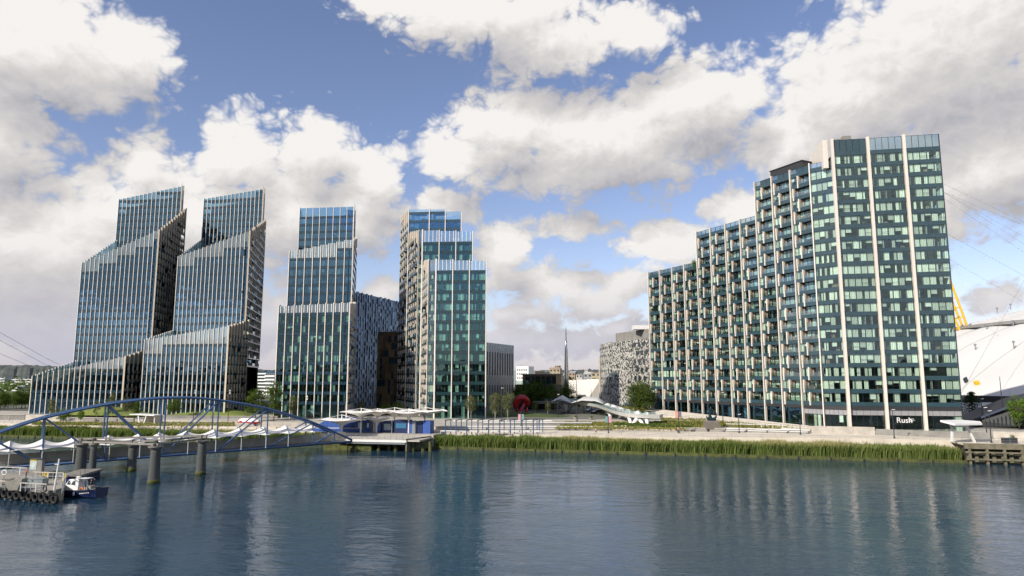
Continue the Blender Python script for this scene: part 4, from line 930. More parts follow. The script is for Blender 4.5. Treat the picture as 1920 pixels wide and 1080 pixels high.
for k, (px, yb, yt, Y) in enumerate([(975, 768, 720, 262), (998, 768, 714, 268), (1018, 766, 712, 270), (1035, 766, 722, 262), (1066, 766, 718, 270), (1085, 768, 738, 262), (1100, 768, 742, 266)]):
    tree_px(px, yb, yt, 'round', 3 + k % 4, ['dark tree behind the red sculpture', 'dense dark tree before the pavilion, left', 'dense dark tree before the pavilion, middle', 'dark tree under the concrete stair tower', 'dark tree before the white folded building', 'low dark tree below the folded white wall', 'low dark tree right of the slanted white wall'][k], 'dark trees before the pavilion', Y=Y, wid=.95)
for k, px in enumerate((1190, 1199, 1208, 1217)):
    tree_px(px, 772, 713, 'birch' if 0 else 'tall', 5 + k % 3, ['first', 'second', 'third', 'fourth'][k] + ' from the left of the tall white stemmed trees by the tiled building', 'tall trees at the left end of the stepped block', Y=222 + 3 * (k % 2), wid=1.1)
tree_px(1240, 776, 722, 'birch', 12, 'thin airy tree in front of the left end of the stepped block', TG)
tree_px(1825, 790, 733, 'conifer', 1, 'dark conifer beside the right corner of the stepped block', 'trees by the dome', z=LZ, wid=1.5)
tree_px(1912, 806, 740, 'bright', 3, 'bright green young tree at the right edge', 'trees by the dome', z=LZ)
tree_px(1302, 505, 486, 'bush', 3, 'small bare plant on the roof of the lowest step of the long block', 'roof plants', z=W(1302, 505, 210).z, Y=210, name='roof_plant', cat='plant', wid=.4)
rng0 = random.Random(77)
for k in range(16):
    px = -60 + k * 7.6 + rng0.uniform(-2, 2); Y = 268 + rng0.uniform(-12, 20)
    if px > 54: continue
    tree_px(px, 772, 733 + rng0.uniform(-3, 5), 'round' if k % 3 else 'tall', 1 + k % 6, f'{["first", "second", "third", "fourth", "fifth", "sixth", "seventh", "eighth", "ninth", "tenth", "eleventh", "twelfth", "thirteenth", "fourteenth", "fifteenth", "sixteenth"][k]} tree from the left in the row beyond the leftmost tower', 'row of trees beyond the leftmost tower', Y=Y, wid=1.1)
def far_wood():
    rng = np.random.default_rng(9); P = []; N = []; S = []
    for k in range(900):
        a = rng.uniform(R(-60), R(60)); d = rng.uniform(420, 1350); c = np.array([math.sin(a) * d, math.cos(a) * d, LZ])
        px = 960 + 1280 * math.tan(a)
        h = rng.uniform(7, 12); n = 34; o = rng.normal(size=(n, 3)) * np.array([h * .28, h * .28, h * .24]) + np.array([0, 0, h * .6]); P.append(c + o); N.append(o / np.linalg.norm(o, axis=1, keepdims=True)); S.append(np.full(n, h * .2))
    v, f = quads(np.concatenate(P), np.concatenate(N), np.concatenate(S), 1.0)
    tag(link('far_wood', mesh_np('far_wood', v, f, LEAF)), 'far tree belt between the town and the hills', 'trees', kind='stuff')
far_wood()
# ------------------------------------------------------------------ reeds
def reeds(name, label, s0, s1, t0, t1, n, seed, hs=(2.4, 3.6)):
    rng = np.random.default_rng(seed); s = rng.uniform(s0, s1, n); t = rng.uniform(t0, t1, n)
    wave = .5 + .28 * np.sin(s * .35 + np.sin(s * .11) * 3) + .22 * np.sin(s * 1.7 + t * .9 + 2 * np.sin(s * .23)) + .18 * np.sin(s * 3.9 - t)
    keep = t > .25 + .8 * (np.sin(s * 1.1) * np.sin(s * .37 + 1) > .35) + rng.uniform(0, .5, n) - .3; s, t, wave = s[keep], t[keep], wave[keep]; n = len(s)
    h = rng.uniform(*hs, n) * (.82 + .24 * wave) * np.where(rng.random(n) < .03, 1.15, 1.0)
    base = np.array(BO)[None] + s[:, None] * np.array(BE) + t[:, None] * np.array(BN); base[:, 2] = .3
    th = rng.uniform(0, 2 * np.pi, n); w = rng.uniform(.05, .12, n); d = np.stack([np.cos(th), np.sin(th), np.zeros(n)], 1)
    lean = np.stack([rng.normal(.10, .16, n), rng.normal(0, .14, n), np.zeros(n)], 1); up = np.array([0, 0, 1.0])
    v = []; 
    for k, (z, ww) in enumerate(((0, .8), (.55, 1.0), (1.0, .15))):
        c = base + up * (h * z)[:, None] + lean * (h * z * z)[:, None]; v += [c - d * (w * ww)[:, None], c + d * (w * ww)[:, None]]
    v = np.stack(v, 1).reshape(-1, 3); i = np.arange(n)[:, None] * 6; f = np.concatenate([i + np.array([[0, 1, 3, 2]]), i + np.array([[2, 3, 5, 4]])])
    m = bpy.data.materials.get('reed_leaves')
    if not m:
        m = leaf_mat('reed_leaves', (.080, .120, .032), (.21, .255, .078)); t_ = m.node_tree; b = NT(t_); geo = b.n('ShaderNodeNewGeometry'); sp = b.n('ShaderNodeSeparateXYZ'); b.put(sp.inputs[0], geo.outputs['Position'])
        dry = b.m('MULTIPLY', b.step(sp.outputs[2], 2.3, 3.3), b.step(b.noise(geo.outputs['Position'], .035, 2, .5), .47, .56))   # seed heads, straw coloured in drifts
        for nd in t_.nodes:
            if nd.type == 'BSDF_DIFFUSE': src = nd.inputs[0].links[0].from_socket; b.put(nd.inputs[0], b.mix(dry, src, (.40, .35, .17)))
    tag(link(name, mesh_np(name, v, f, m)), label, 'reeds', kind='stuff')
reeds('river_reeds', 'dense green reed bed along the right bank', -20.5, 92, .4, 7.0, 55000, 1, (2.0, 3.05))
reeds('river_reeds', 'dense green reed bed along the far left bank', -190, -44, .4, 7.0, 52000, 2, (1.9, 2.8))
reeds('river_reeds', 'lower grassy reeds at the back of the right bank', 52, 90, 7.3, 10, 9000, 3, (2.6, 3.3))
def edging():
    for k, (s0, s1) in enumerate(((-19.5, 93), (-230, -43))):
        b = empty('timber_edging', bank(s0, 0), ['mossy timber edging along the right reed bed', 'mossy timber edging along the far left reed bed'][k], 'edging', 'timber bank edging')
        L = s1 - s0; n = max(1, int(L / 6))
        for q in range(n):
            a, c = s0 + L * q / n, s0 + L * (q + 1) / n; f = Fr(bank(a, 0), bank(c, 0)); block('board', MOSS, f.M(.02, f.w - .02, -.15, .15, -1, .62), b)
            block('post', FRAME, f.M(-.14, .14, .15, .34, -1, .5), b)
edging()
# ------------------------------------------------------------------ waterfront terraces
def terr():
    def wall(name, label, P, h, m=CONC, cat='wall', cap=None, th=.5, step=None, z=None):
        b = empty(name, P[0], label, cat); 
        for p0, p1 in zip(P, P[1:]):
            f = Fr(p0, p1); n = max(1, int(f.w / 3.2)); z0 = min(p0.z, p1.z)
            for q in range(n): block('wall_panel', m, f.M(f.w * q / n + .012, f.w * (q + 1) / n - .012, -th, 0, z0 - .4, z0 + h), b)
            if cap: block('coping', cap, f.M(-.02, f.w + .02, -th - .15, .15, z0 + h + .003, z0 + h + .16), b)
            if step: block('bench_step', m, f.M(.3, f.w - .3, .02, 1.0, z0 - .4, z0 + step), b); block('bench_top', cap or CONC, f.M(.25, f.w - .25, -.0, 1.1, z0 + step + .003, z0 + step + .1), b)
    def front(x0, x1, n=3):
        out = []
        for q in range(n + 1):
            x = x0 + (x1 - x0) * q / n; y = float(np.interp(x, [a_ for a_, _ in _fr], [c_ for _, c_ in _fr])); z = 3.3
            for _ in range(4): p_ = G(x, y, z); z = zprom(bank_st(p_)[0])
            out.append(p_)
        return out
    def on(x0, y0, x1, y1, n=2): return [GP(x0 + (x1 - x0) * q / n, y0 + (y1 - y0) * q / n) for q in range(n + 1)]
    def lo(x0, y0, x1, y1, z=3.3): return [G(x0, y0, z), G(x1, y1, z)]
    wall('terrace_wall', 'long dark grey bench wall with pale coping between the blue frames and the walkway', front(836, 1145, 4), .8, CONCD, cap=WHITE, step=.42)
    wall('terrace_wall', 'plain cream retaining wall below the white walkway', front(1147, 1268), .85, CONC)
    wall('terrace_wall', 'dark grey bench wall below the statue plinth', front(1270, 1360), .75, CONCD, cap=CONC, step=.4)
    wall('terrace_wall', 'grey bench wall with white coping right of the statue', front(1362, 1519, 4), .75, CONCD, cap=WHITE, step=.4)
    wall('garden_wall', 'long cream wall in front of the stepped block entrance', front(1522, 1641), 1.75, CONC, th=.4)
    wall('plinth_wall', 'grey plinth wall under the right end of the stepped block', front(1643, 1860, 4), 1.35, CONCD)
    wall('garden_wall', 'cream wall behind the black planter at the far right', front(1863, 1990), 1.7, CONC)
    wall('terrace_wall', 'upper grey wall with pale coping behind the blue frames', on(905, 797, 1110, 797), .55, CONCD, cap=WHITE)
    wall('terrace_wall', 'upper white topped wall right of the statue plinth', on(1362, 799, 1462, 801), .5, CONCD, cap=WHITE)
    wall('terrace_wall', 'thin white kerb under the walkway legs', on(1150, 800, 1260, 801), .3, WHITE)
    wall('terrace_wall', 'thin white kerb beside the round lawn', on(850, 790, 1035, 789.5), .25, WHITE)
    wall('terrace_wall', 'low pale wall behind the statue', on(1250, 790, 1400, 793), .5, CONC)
    wall('river_wall', 'grey wall with pale coping at the far left edge', lo(-60, 787, 46, 787), 1.5, CONCD, cap=CONC)
    wall('river_wall', 'pale plain wall left of the grass mound', lo(47, 788, 112, 789), 1.7, CONC)
    wall('river_wall', 'long grey wall with pale coping below the grass mounds', lo(155, 790, 250, 792), 1.1, CONCD, cap=CONC)
    wall('river_wall', 'long grey wall with pale coping left of the three step tower', lo(300, 790, 520, 791), 1.6, CONCD, cap=CONC)
    wall('river_wall', 'pale wall beside the blue pier shed', lo(440, 799, 590, 798), .9, CONC)
    for k in range(22):
        s = -112 + k * 3.0; f = Fr(bank(s, 7.6), bank(s + 2.8, 7.6)); block('stone_step', PAVE, f.M(0, f.w, -1.6, .2, 3.0, 3.62 + .06 * (k % 3)), STEPS)
STEPS = empty('stone_seating', bank(-112, 7.6, 3.2), 'row of pale sloping stone blocks along the far left bank', 'seating')
terr()
def shelter(name, label, px, py, w, h):
    p = G(px, py, 3.5); b = empty(name, p, label, 'shelter'); f = Fr(p, p + BE * w)
    block('rear_wall', CONC, f.M(0, w, -3, -2.7, 3.3, 3.5 + h), b); block('side_wall', CONC, f.M(w - .4, w, -2.7, 0, 3.3, 3.5 + h), b)
    mb = MB(); mb.add([f.p(-2, .6, 3.5 + h + .25), f.p(w + .2, .6, 3.5 + h), f.p(w + .2, -3.2, 3.5 + h), f.p(-2, -3.2, 3.5 + h + .25), f.p(-2, .6, 3.5 + h + .5), f.p(w + .2, .6, 3.5 + h + .3), f.p(w + .2, -3.2, 3.5 + h + .3), f.p(-2, -3.2, 3.5 + h + .5)], CUBE6); mb.build('roof', WHITE, b)
    for u in (1.5, 2.8): mb = MB(); mb.beam(f.p(u, .2, 3.4), f.p(u + (-.7 if u < 2 else .8), .2, 3.5 + h), .22, .3); mb.build('strut', WHITE, b)
CUBE6 = [(3, 2, 1, 0), (4, 5, 6, 7), (0, 1, 5, 4), (1, 2, 6, 5), (2, 3, 7, 6), (3, 0, 4, 7)]
shelter('concrete_shelter', 'low concrete shelter with a white roof on the left bank below the arch', 255, 795, 6.5, 2.4)
def mound(px, py, w, d, h, label, m=GRASS, z=LZ, name='grass_mound'):
    p = G(px, py, z); vs = []; fs = []; nu, nv = 28, 12
    for j in range(nv + 1):
        for i in range(nu + 1):
            u, v = i / nu * 2 - 1, j / nv * 2 - 1; k = max(0, (1 - u * u)) * max(0, (1 - v * v)); q = p + BE * (u * w) + BN * (v * d); vs.append((q.x, q.y, z - .05 + h * k + .12 * k * math.sin(i * 2.1 + j * 3)))
    for j in range(nv):
        for i in range(nu): a = j * (nu + 1) + i; fs.append((a, a + 1, a + nu + 2, a + nu + 1))
    mb = MB(); mb.add(vs, fs); o = mb.build(name, m, None, True); return tag(o, label, None, kind='structure')
mound(200, 777, 16, 6, 2.6, 'sunlit yellow green grass mound before the leftmost tower'); mound(400, 777, 15, 6, 2.4, 'sunlit grass mound before the twin crowned tower')
mound(945, 779, 22, 7, 1.2, 'round lawn with small birches', mat('shade_toned_lawn', (.06, .09, .02), .9, var=.4, vscale=.4)); mound(750, 775, 18, 5, 1.6, 'grass bank behind the pier canopies')  # round lawn: neighbouring tower's shade is put into its darker green
PLANT = leaf_mat('garden_grasses', (.14, .16, .04), (.32, .28, .10))
def grasses(label, quad, z, n, seed, h=(.35, .8), m=PLANT):
    rng = np.random.default_rng(seed); a, b_, c, d = [np.array(GP(px, py) if z is None else G(px, py, z)) for px, py in quad]; u = rng.random(n)[:, None]; v = rng.random(n)[:, None]
    base = (a * (1 - u) + b_ * u) * (1 - v) + (d * (1 - u) + c * u) * v; hh = rng.uniform(*h, n); dr = rng.normal(size=(n, 3)) * .25; dr[:, 2] = 1
    w = rng.normal(size=(n, 3)) * .12; w[:, 2] = 0; tip = base + dr * hh[:, None]
    vv = np.stack([base - w, base + w, tip + w * .4, tip - w * .4], 1).reshape(-1, 3); f = np.arange(4 * n).reshape(-1, 4)
    tag(link('planted_grasses', mesh_np('planted_grasses', vv, f, m)), label, 'plants', kind='stuff')
grasses('ornamental grasses under the white walkway', [(1040, 804), (1290, 806), (1280, 792), (1060, 792)], None, 5000, 1, (.2, .45))
grasses('ornamental grasses left of the statue', [(1240, 800), (1330, 803), (1330, 788), (1240, 787)], None, 2500, 2)
grasses('yellow green grasses right of the statue', [(1345, 800), (1500, 806), (1480, 790), (1345, 786)], None, 4000, 3)
grasses('plants along the top of the cream entrance wall', [(1524, 793), (1640, 797), (1640, 794), (1524, 790)], 5.2, 900, 4, (.3, .7))
grasses('meadow grass on the far left bank', [(60, 797), (440, 800), (440, 793), (60, 792)], 3.6, 5000, 5, (.2, .5))
grasses('yellow grasses on the raised path by the tiled building', [(1130, 772), (1215, 774), (1215, 766), (1130, 765)], 6.0, 2500, 6, (.4, .9))
grasses('dark planting bed beneath the walkway legs', [(1150, 800), (1300, 803), (1300, 797), (1150, 795)], None, 2500, 7, (.3, .6), LEAF)
# sloped path climbing to the left end of the long block
def ramp():
    top = []; 
    for i in range(0, 12): 
        f = Fr(RPTS[max(0, i - 1)], RPTS[min(15, i + 1)]); p = Vector((*RPTS[i], 0)); top.append((p + f.n * .9, p + f.n * 7.5, 6.9 - 2.0 * i / 11, 5.7 - 1.2 * i / 11))
    vs = []; fs = []
    for a, c, z0, z1 in top: vs += [(a.x, a.y, z0), (c.x, c.y, z1), (c.x, c.y, LZ - 1), (a.x, a.y, LZ - 1)]
    for i in range(11):
        for k in range(4): fs.append((i * 4 + k, i * 4 + (k + 1) % 4, i * 4 + 4 + (k + 1) % 4, i * 4 + 4 + k))
    mb = MB(); mb.add(vs, fs + [(0, 1, 2, 3), (47, 46, 45, 44)]); tag(mb.build('ramp_path', PAVE), 'pale paved ramp rising along the long block', None, kind='structure')
    b = empty('ramp_railing', top[0][1], 'metal railing along the ramp in front of the long block', 'railing')
    for i in range(11):
        for hgt in (.5, 1.05):
            mb = MB(); mb.tube([(*top[i][1][:2], top[i][3] + hgt), (*top[i + 1][1][:2], top[i + 1][3] + hgt)], .04, 5); mb.build('rail', WHITE, b)
        for q in (0, .5): p = top[i][1].lerp(top[i + 1][1], q); z = top[i][3] * (1 - q) + top[i + 1][3] * q; mb = MB(); mb.tube([(p.x, p.y, z - .1), (p.x, p.y, z + 1.1)], .04, 5); mb.build('post', WHITE, b)
ramp()

grasses('low green planting on the terrace right of the walkway legs', [(1225, 797), (1320, 800), (1320, 794), (1225, 792)], None, 3000, 8, (.25, .6), LEAF)
grasses('pale grass strip above the bench wall left of the walkway', [(1040, 797), (1145, 798), (1145, 793), (1040, 793)], None, 2500, 9, (.2, .45))
grasses('green hedge strip along the foot of the long block', [(1380, 795), (1500, 800), (1500, 797), (1380, 792)], None, 2500, 10, (.3, .6), LEAFB)
# ------------------------------------------------------------------ white elevated walkway
def ribbon(mb, pts, wid, th, up=Vector((0, 0, 1))):
    """thick deck along pts (Vectors); wid per point"""
    vs = []; fs = []
    for i, p in enumerate(pts):
        d = (pts[min(i + 1, len(pts) - 1)] - pts[max(i - 1, 0)]); d.z = 0; d.normalize(); x = Vector((d.y, -d.x, 0)) * wid[i] / 2
        vs += [p - x, p + x, p + x * .75 - up * th, p - x * .75 - up * th]
    for i in range(len(pts) - 1):
        for k in range(4): a = i * 4; fs.append((a + k, a + (k + 1) % 4, a + 4 + (k + 1) % 4, a + 4 + k))
    n = len(pts) * 4; mb.add(vs, fs + [(3, 2, 1, 0), (n - 4, n - 3, n - 2, n - 1)])
def walkway():
    b = empty('elevated_walkway', G(1195, 797, 4.0), 'white sculpted elevated walkway on splayed legs before the tiled building', 'walkway')
    key = [W(1010, 752, 262), W(1050, 751, 250), W(1095, 752, 236), W(1130, 757, 222), W(1152, 765, 208), W(1178, 773, 196), W(1205, 776, 190), W(1240, 777, 188)]
    pts = []
    for i in range(len(key) - 1):
        for q in range(5): pts.append(key[i].lerp(key[i + 1], q / 5))
    pts.append(key[-1])
    for _ in range(2): pts = [pts[0]] + [(pts[i - 1] + pts[i] * 2 + pts[i + 1]) / 4 for i in range(1, len(pts) - 1)] + [pts[-1]]
    mb = MB(); ribbon(mb, pts, [5.2] * len(pts), 1.05); mb.build('deck', WHITE, b)
    for sd in (1,):
        for i in range(0, len(pts) - 2, 2):
            d = (pts[i + 2] - pts[i]); d.z = 0; L = d.length; d.normalize(); x = Vector((d.y, -d.x, 0)) * 2.6 * sd; mb = MB(); mb.beam(pts[i] + x + Vector((0, 0, .5)), pts[i + 2] + x + Vector((0, 0, .5)), .03, .9); mb.build('balustrade', CLEAR, b)
    for (px, yb, pt, Y) in ((1183, 797, 1180, 190), (1186, 797, 1200, 189), (1206, 798, 1192, 188), (1214, 798, 1215, 187), (1145, 788, 1140, 210), (1160, 786, 1165, 206), (1149, 784, 1150, 216), (1063, 775, 1050, 246), (1064, 775, 1078, 246), (1096, 776, 1090, 240)):
        f_ = W(px, yb, Y); f_.z = ground(f_) - .1; t_ = min(pts, key=lambda p: abs(960 + FPX * p.x / depth(p) - pt)).copy(); t_.z -= .4
        t_ = t_ + (f_ - t_) * .05
        mb = MB(); mb.tube([f_, f_.lerp(t_, .5), f_.lerp(t_, .82), t_], [.48, .52, .75, 1.5], 8); mb.build('leg', WHITE, b, True)
    # flowing roof over the left stretch
    mb = MB(); vs = []; fs = []; cs = [(1038, 755, 238, .2), (1055, 750, 242, 1), (1075, 757, 238, -.6), (1095, 752, 232, .8), (1120, 753, 226, .6), (1134, 758, 222, 0)]
    for px, py, Y, k in cs:
        c = W(px, py - 3, Y); 
        for q in range(7): a = (q - 3) / 3; vs.append((c.x + a * 1.2, c.y + a * 4.5, c.z + .9 * k * (1 - a * a) - .3 * abs(a)))
    for i in range(len(cs) - 1):
        for q in range(6): a = i * 7 + q; fs.append((a, a + 1, a + 8, a + 7))
    o = mb.add(vs, fs).build('canopy_roof', mat('grey_white_canopy', (.52, .52, .50), .5), b, True); sm = o.modifiers.new('s', 'SOLIDIFY'); sm.thickness = .25
walkway()
# ------------------------------------------------------------------ lamps, banners, street furniture
DARK = mat('dark_grey_paint', (.03, .033, .036), .45)
BAN = {'pink': mat('pink_banner', (.62, .30, .36), .8), 'salmon': mat('salmon_banner', (.72, .30, .22), .8), 'purple': mat('dusky_banner', (.16, .15, .20), .8), 'teal': mat('teal_banner', (.16, .30, .28), .8)}
def lamp(px, yb, yt, label, z=3.3, ban=(), head='arm', name='lamp_post'):
    p = GP(px, yb) if px > 560 else G(px, yb, z); z = p.z; h = W(px, yt, p.y).z - z; b = empty(name, p, label, 'lamp post', 'waterfront lamp posts')
    mb = MB(); mb.tube([p, p + Vector((0, 0, h))], [.11, .07], 8); pole = mb.build('pole', DARK, b)
    mb = MB(); mb.lathe(p, [(.2, 0), (.2, .35), (.12, .45)], 10); mb.build('base_collar', DARK, b)
    if head == 'arm': mb = MB(); mb.beam(p + Vector((-.1, 0, h - .25)), p + Vector((.55, 0, h - .2)), .2, .12); mb.build('lamp_head', WHITE, pole)
    elif head == 'spots':
        for k in (0, .7): mb = MB(); mb.lathe(p + Vector((.2, -.1, h - .5 - k)), [(.12, 0), (.2, .1), (.2, .4), (.08, .5)], 8); mb.build('spotlight', WHITE, pole)
    for k, c in enumerate(ban):
        s_ = -1 if k == 0 else 1; zt = z + h * .78; mb = MB(); mb.box(p.x + (s_ * .12 if s_ > 0 else -.75), p.x + (.75 if s_ > 0 else -.12), p.y - .02, p.y + .02, zt - 1.5, zt); mb.build('banner', BAN[c], b)
        mb = MB(); mb.tube([(p.x, p.y, zt + .04), (p.x + s_ * .78, p.y, zt + .04)], .03, 5); mb.build('banner_arm', DARK, pole)
    return b
lamp(1273, 812, 760, 'lamp post with a salmon and a dusky banner behind the second runner', ban=('salmon', 'purple'), head='none')
lamp(1141, 812, 772, 'lamp post with pink banner near the first runner', ban=('teal', 'pink'), head='none')
lamp(977, 800, 770, 'short lamp post with a pink and a teal banner by the round lawn', z=3.9, ban=('pink', 'teal'), head='none')
lamp(1082, 790, 711, 'tall lamp post left of the white walkway', z=LZ)
lamp(1109, 776, 729, 'lamp post before the slanted white wall', z=LZ)
lamp(940, 790, 726, 'lamp post between the two taller birches', z=LZ)
lamp(1046, 782, 738, 'lamp post at the edge of the round lawn', z=LZ)
lamp(1386, 812, 775, 'plain lamp post right of the statue')
lamp(1356, 796, 734, 'tall lamp post before the middle of the stepped block', z=LZ)
lamp(1501, 815, 786, 'short dark post by the end of the bench right of the statue', head='none')
lamp(1645, 806, 734, 'tall lamp post in front of the second wide fin', z=LZ - .3, head='spots')
lamp(1677, 822, 766, 'dark lamp post left of the white sign lettering')
lamp(1851, 822, 762, 'left of the two dark posts behind the white shelter')
lamp(1859, 830, 768, 'right of the two dark posts behind the white shelter')
lamp(1883, 800, 706, 'tallest lamp post at the right before the dome', z=LZ)
lamp(1893, 798, 764, 'short lamp post right of the tallest one', z=LZ)
lamp(1844, 800, 746, 'lamp post right of the conifer', z=LZ)
lamp(112, 782, 732, 'left bank lamp post with white spotlights, leftmost', z=3.6, head='spots')
lamp(203, 786, 731, 'left bank lamp post with white spotlights, second', z=3.6, head='spots')
lamp(362, 790, 731, 'left bank lamp post with white spotlights, third', z=3.6, head='spots')
lamp(427, 796, 731, 'left bank lamp post with white spotlights, fourth', z=3.6, head='spots')
lamp(573, 800, 742, 'lamp post before the three step tower', z=4.2, head='spots')
def planter(px, py, label, z=LZ):
    p = GP(px, py); b = empty('planter_bowl', p, label, 'planter', 'round planters'); mb = MB(); mb.lathe(p, [(.35, 0), (.45, .1), (.75, .55), (.8, .6), (.7, .6)], 12); mb.build('bowl', CONC, b)
    tm, cm = tree_kind('bush', 1); link('foliage', cm, b, Matrix.Translation(p + Vector((0, 0, .45))) @ Matrix.Diagonal((.8, .8, .7, 1)))
planter(1079, 786, 'left of the two round planters on the paving by the lawn'); planter(1109, 787, 'right of the two round planters on the paving by the walkway')
# red looping sculpture
def sculpture():
    p = W(978, 772, 232); p.z = LZ; b = empty('red_sculpture', p, 'large curled red sculpture beside the birches', 'sculpture'); RED = mat('red_paint', (.42, .012, .022), .4, coat=.3)
    mb = MB(); vs = []; fs = []; n = 26
    for i in range(n):
        t = i / (n - 1); a = R(212) - t * R(232); rr = 2.2 - .35 * t; cx_, cz = math.cos(a) * rr, 3.5 + math.sin(a) * rr * 1.05
        w = 2.6 * math.sin(math.pi * min(1, .2 + t * .72)) + .25
        for q in range(5): s_ = (q - 2) / 2; vs.append((p.x + cx_ + .25 * s_ * s_, p.y + s_ * w, p.z + cz))
    for i in range(n - 1):
        for q in range(4): k = i * 5 + q; fs.append((k, k + 1, k + 6, k + 5))
    o = mb.add(vs, fs).build('curled_shell', RED, b, True); m_ = o.modifiers.new('s', 'SOLIDIFY'); m_.thickness = 1.7; m_.offset = 0
    mb = MB(); mb.tube([p + Vector((.9, -1.2, 3.6)), p + Vector((.2, -1.4, 2.2)), p + Vector((-.7, -1.4, .8)), p + Vector((-1.1, -1.3, -.1))], [.5, .55, .5, .42], 10); mb.build('tongue', mat('pink_red_paint', (.60, .05, .12), .4), b, True)
    mb = MB(); k = 15; mb.add([p + Vector((.1, 1.2, 3.6))] + [p + Vector((2.3 * math.cos(R(200 - 215 * q / k)), .9, 3.5 + 2.4 * math.sin(R(200 - 215 * q / k)))) for q in range(k + 1)], [(0, q + 1, q + 2) for q in range(k)]); mb.build('back_shell', RED, b)
    mb = MB(); mb.tube([p + Vector((-1.9, .3, 3.0)), p + Vector((-1.7, .4, 1.4)), p + Vector((-1.5, .4, -.2))], [.5, .5, .6], 8); mb.tube([p + Vector((1.5, .8, 2.2)), p + Vector((1.7, .8, -.2))], [.5, .6], 8); tag(mb.build('foot', RED, b, True))
sculpture()
# ------------------------------------------------------------------ people
SKIN = mat('skin', (.48, .30, .21), .6)
def person(p, yaw, label, top, legs, stride=.35, hair=(.05, .03, .02), skinlegs=False, h=1.75):
    b = empty('person', p, label, 'person'); s = h / 1.75
    V = {'pel': (0, 0, .95), 'ch': (.03, 0, 1.28), 'nk': (.05, 0, 1.48), 'hd': (.07, 0, 1.62), 'hl': (0, .1, .92), 'hr': (0, -.1, .92), 'kl': (stride * .75, .1, .52), 'kr': (-stride * .35, -.1, .50), 'al': (stride * .6, .1, .10), 'ar': (-stride * 1.5, -.1, .22), 'tl': (stride * .6 + .2, .1, .04), 'tr': (-stride * 1.5 + .1, -.1, .06), 'sl': (.03, .2, 1.42), 'sr': (.03, -.2, 1.42), 'el': (-.18, .26, 1.17), 'er': (.06, -.26, 1.15), 'wl': (.04, .24, 1.06), 'wr': (.27, -.2, 1.22)}
    Rr = {'pel': .155, 'ch': .165, 'nk': .06, 'hd': .105, 'hl': .10, 'hr': .10, 'kl': .065, 'kr': .065, 'al': .045, 'ar': .045, 'tl': .04, 'tr': .04, 'sl': .075, 'sr': .075, 'el': .05, 'er': .05, 'wl': .035, 'wr': .035}
    E = [('pel', 'ch'), ('ch', 'nk'), ('nk', 'hd'), ('pel', 'hl'), ('pel', 'hr'), ('hl', 'kl'), ('kl', 'al'), ('al', 'tl'), ('hr', 'kr'), ('kr', 'ar'), ('ar', 'tr'), ('ch', 'sl'), ('ch', 'sr'), ('sl', 'el'), ('el', 'wl'), ('sr', 'er'), ('er', 'wr')]
    names = list(V); me = bpy.data.meshes.new('body'); me.from_pydata([V[k] for k in names], [(names.index(a), names.index(c)) for a, c in E], [])
    o = bpy.data.objects.new('body', me); COL.objects.link(o); sk = o.modifiers.new('skin', 'SKIN'); o.modifiers.new('sub', 'SUBSURF').levels = 1
    for i, k in enumerate(names):
        v = me.skin_vertices[0].data[i]; v.radius = (Rr[k], Rr[k]); v.use_root = (k == 'pel')
    bpy.context.view_layer.update(); ev = o.evaluated_get(bpy.context.evaluated_depsgraph_get()); m2 = bpy.data.meshes.new_from_object(ev); bpy.data.objects.remove(o)
    mt = [SKIN, mat('shirt_' + label[:14].replace(' ', '_'), top, .8), mat('trousers_' + label[:14].replace(' ', '_'), legs, .8), mat('hair_dark', hair, .8), mat('shoe_white', (.6, .6, .6), .6)]
    m2.materials.clear(); [m2.materials.append(x) for x in mt]
    for pl in m2.polygons:
        c = pl.center; z = c.z
        pl.material_index = 4 if z < .1 else (0 if skinlegs and z < .62 else 2) if z < .98 else 1 if z < 1.47 and not (abs(c.y) > .2 and z < 1.3) else 3 if z > 1.66 or (z > 1.56 and c.x < .02) else 0
        pl.use_smooth = True
    link('body', m2, b, Matrix.Translation(p) @ Matrix.Rotation(yaw, 4, 'Z') @ Matrix.Scale(s, 4)); return b
person(GP(1272, 813.5), R(195), 'runner in pink top and dark shorts passing the salmon banner', (.55, .22, .22), (.02, .02, .025), .42)
person(GP(1117, 815), R(10), 'runner in pale red top left of the pink banner post', (.50, .25, .22), (.10, .06, .06), .5, skinlegs=True)
person(G(16, 791, 3.4), R(0), 'walker in pale clothes on the far left path', (.55, .55, .58), (.45, .45, .48), .25)
person(G(219, 794, 3.4), R(170), 'walker in dark top and blue trousers on the left bank', (.02, .02, .03), (.08, .13, .25), .22)
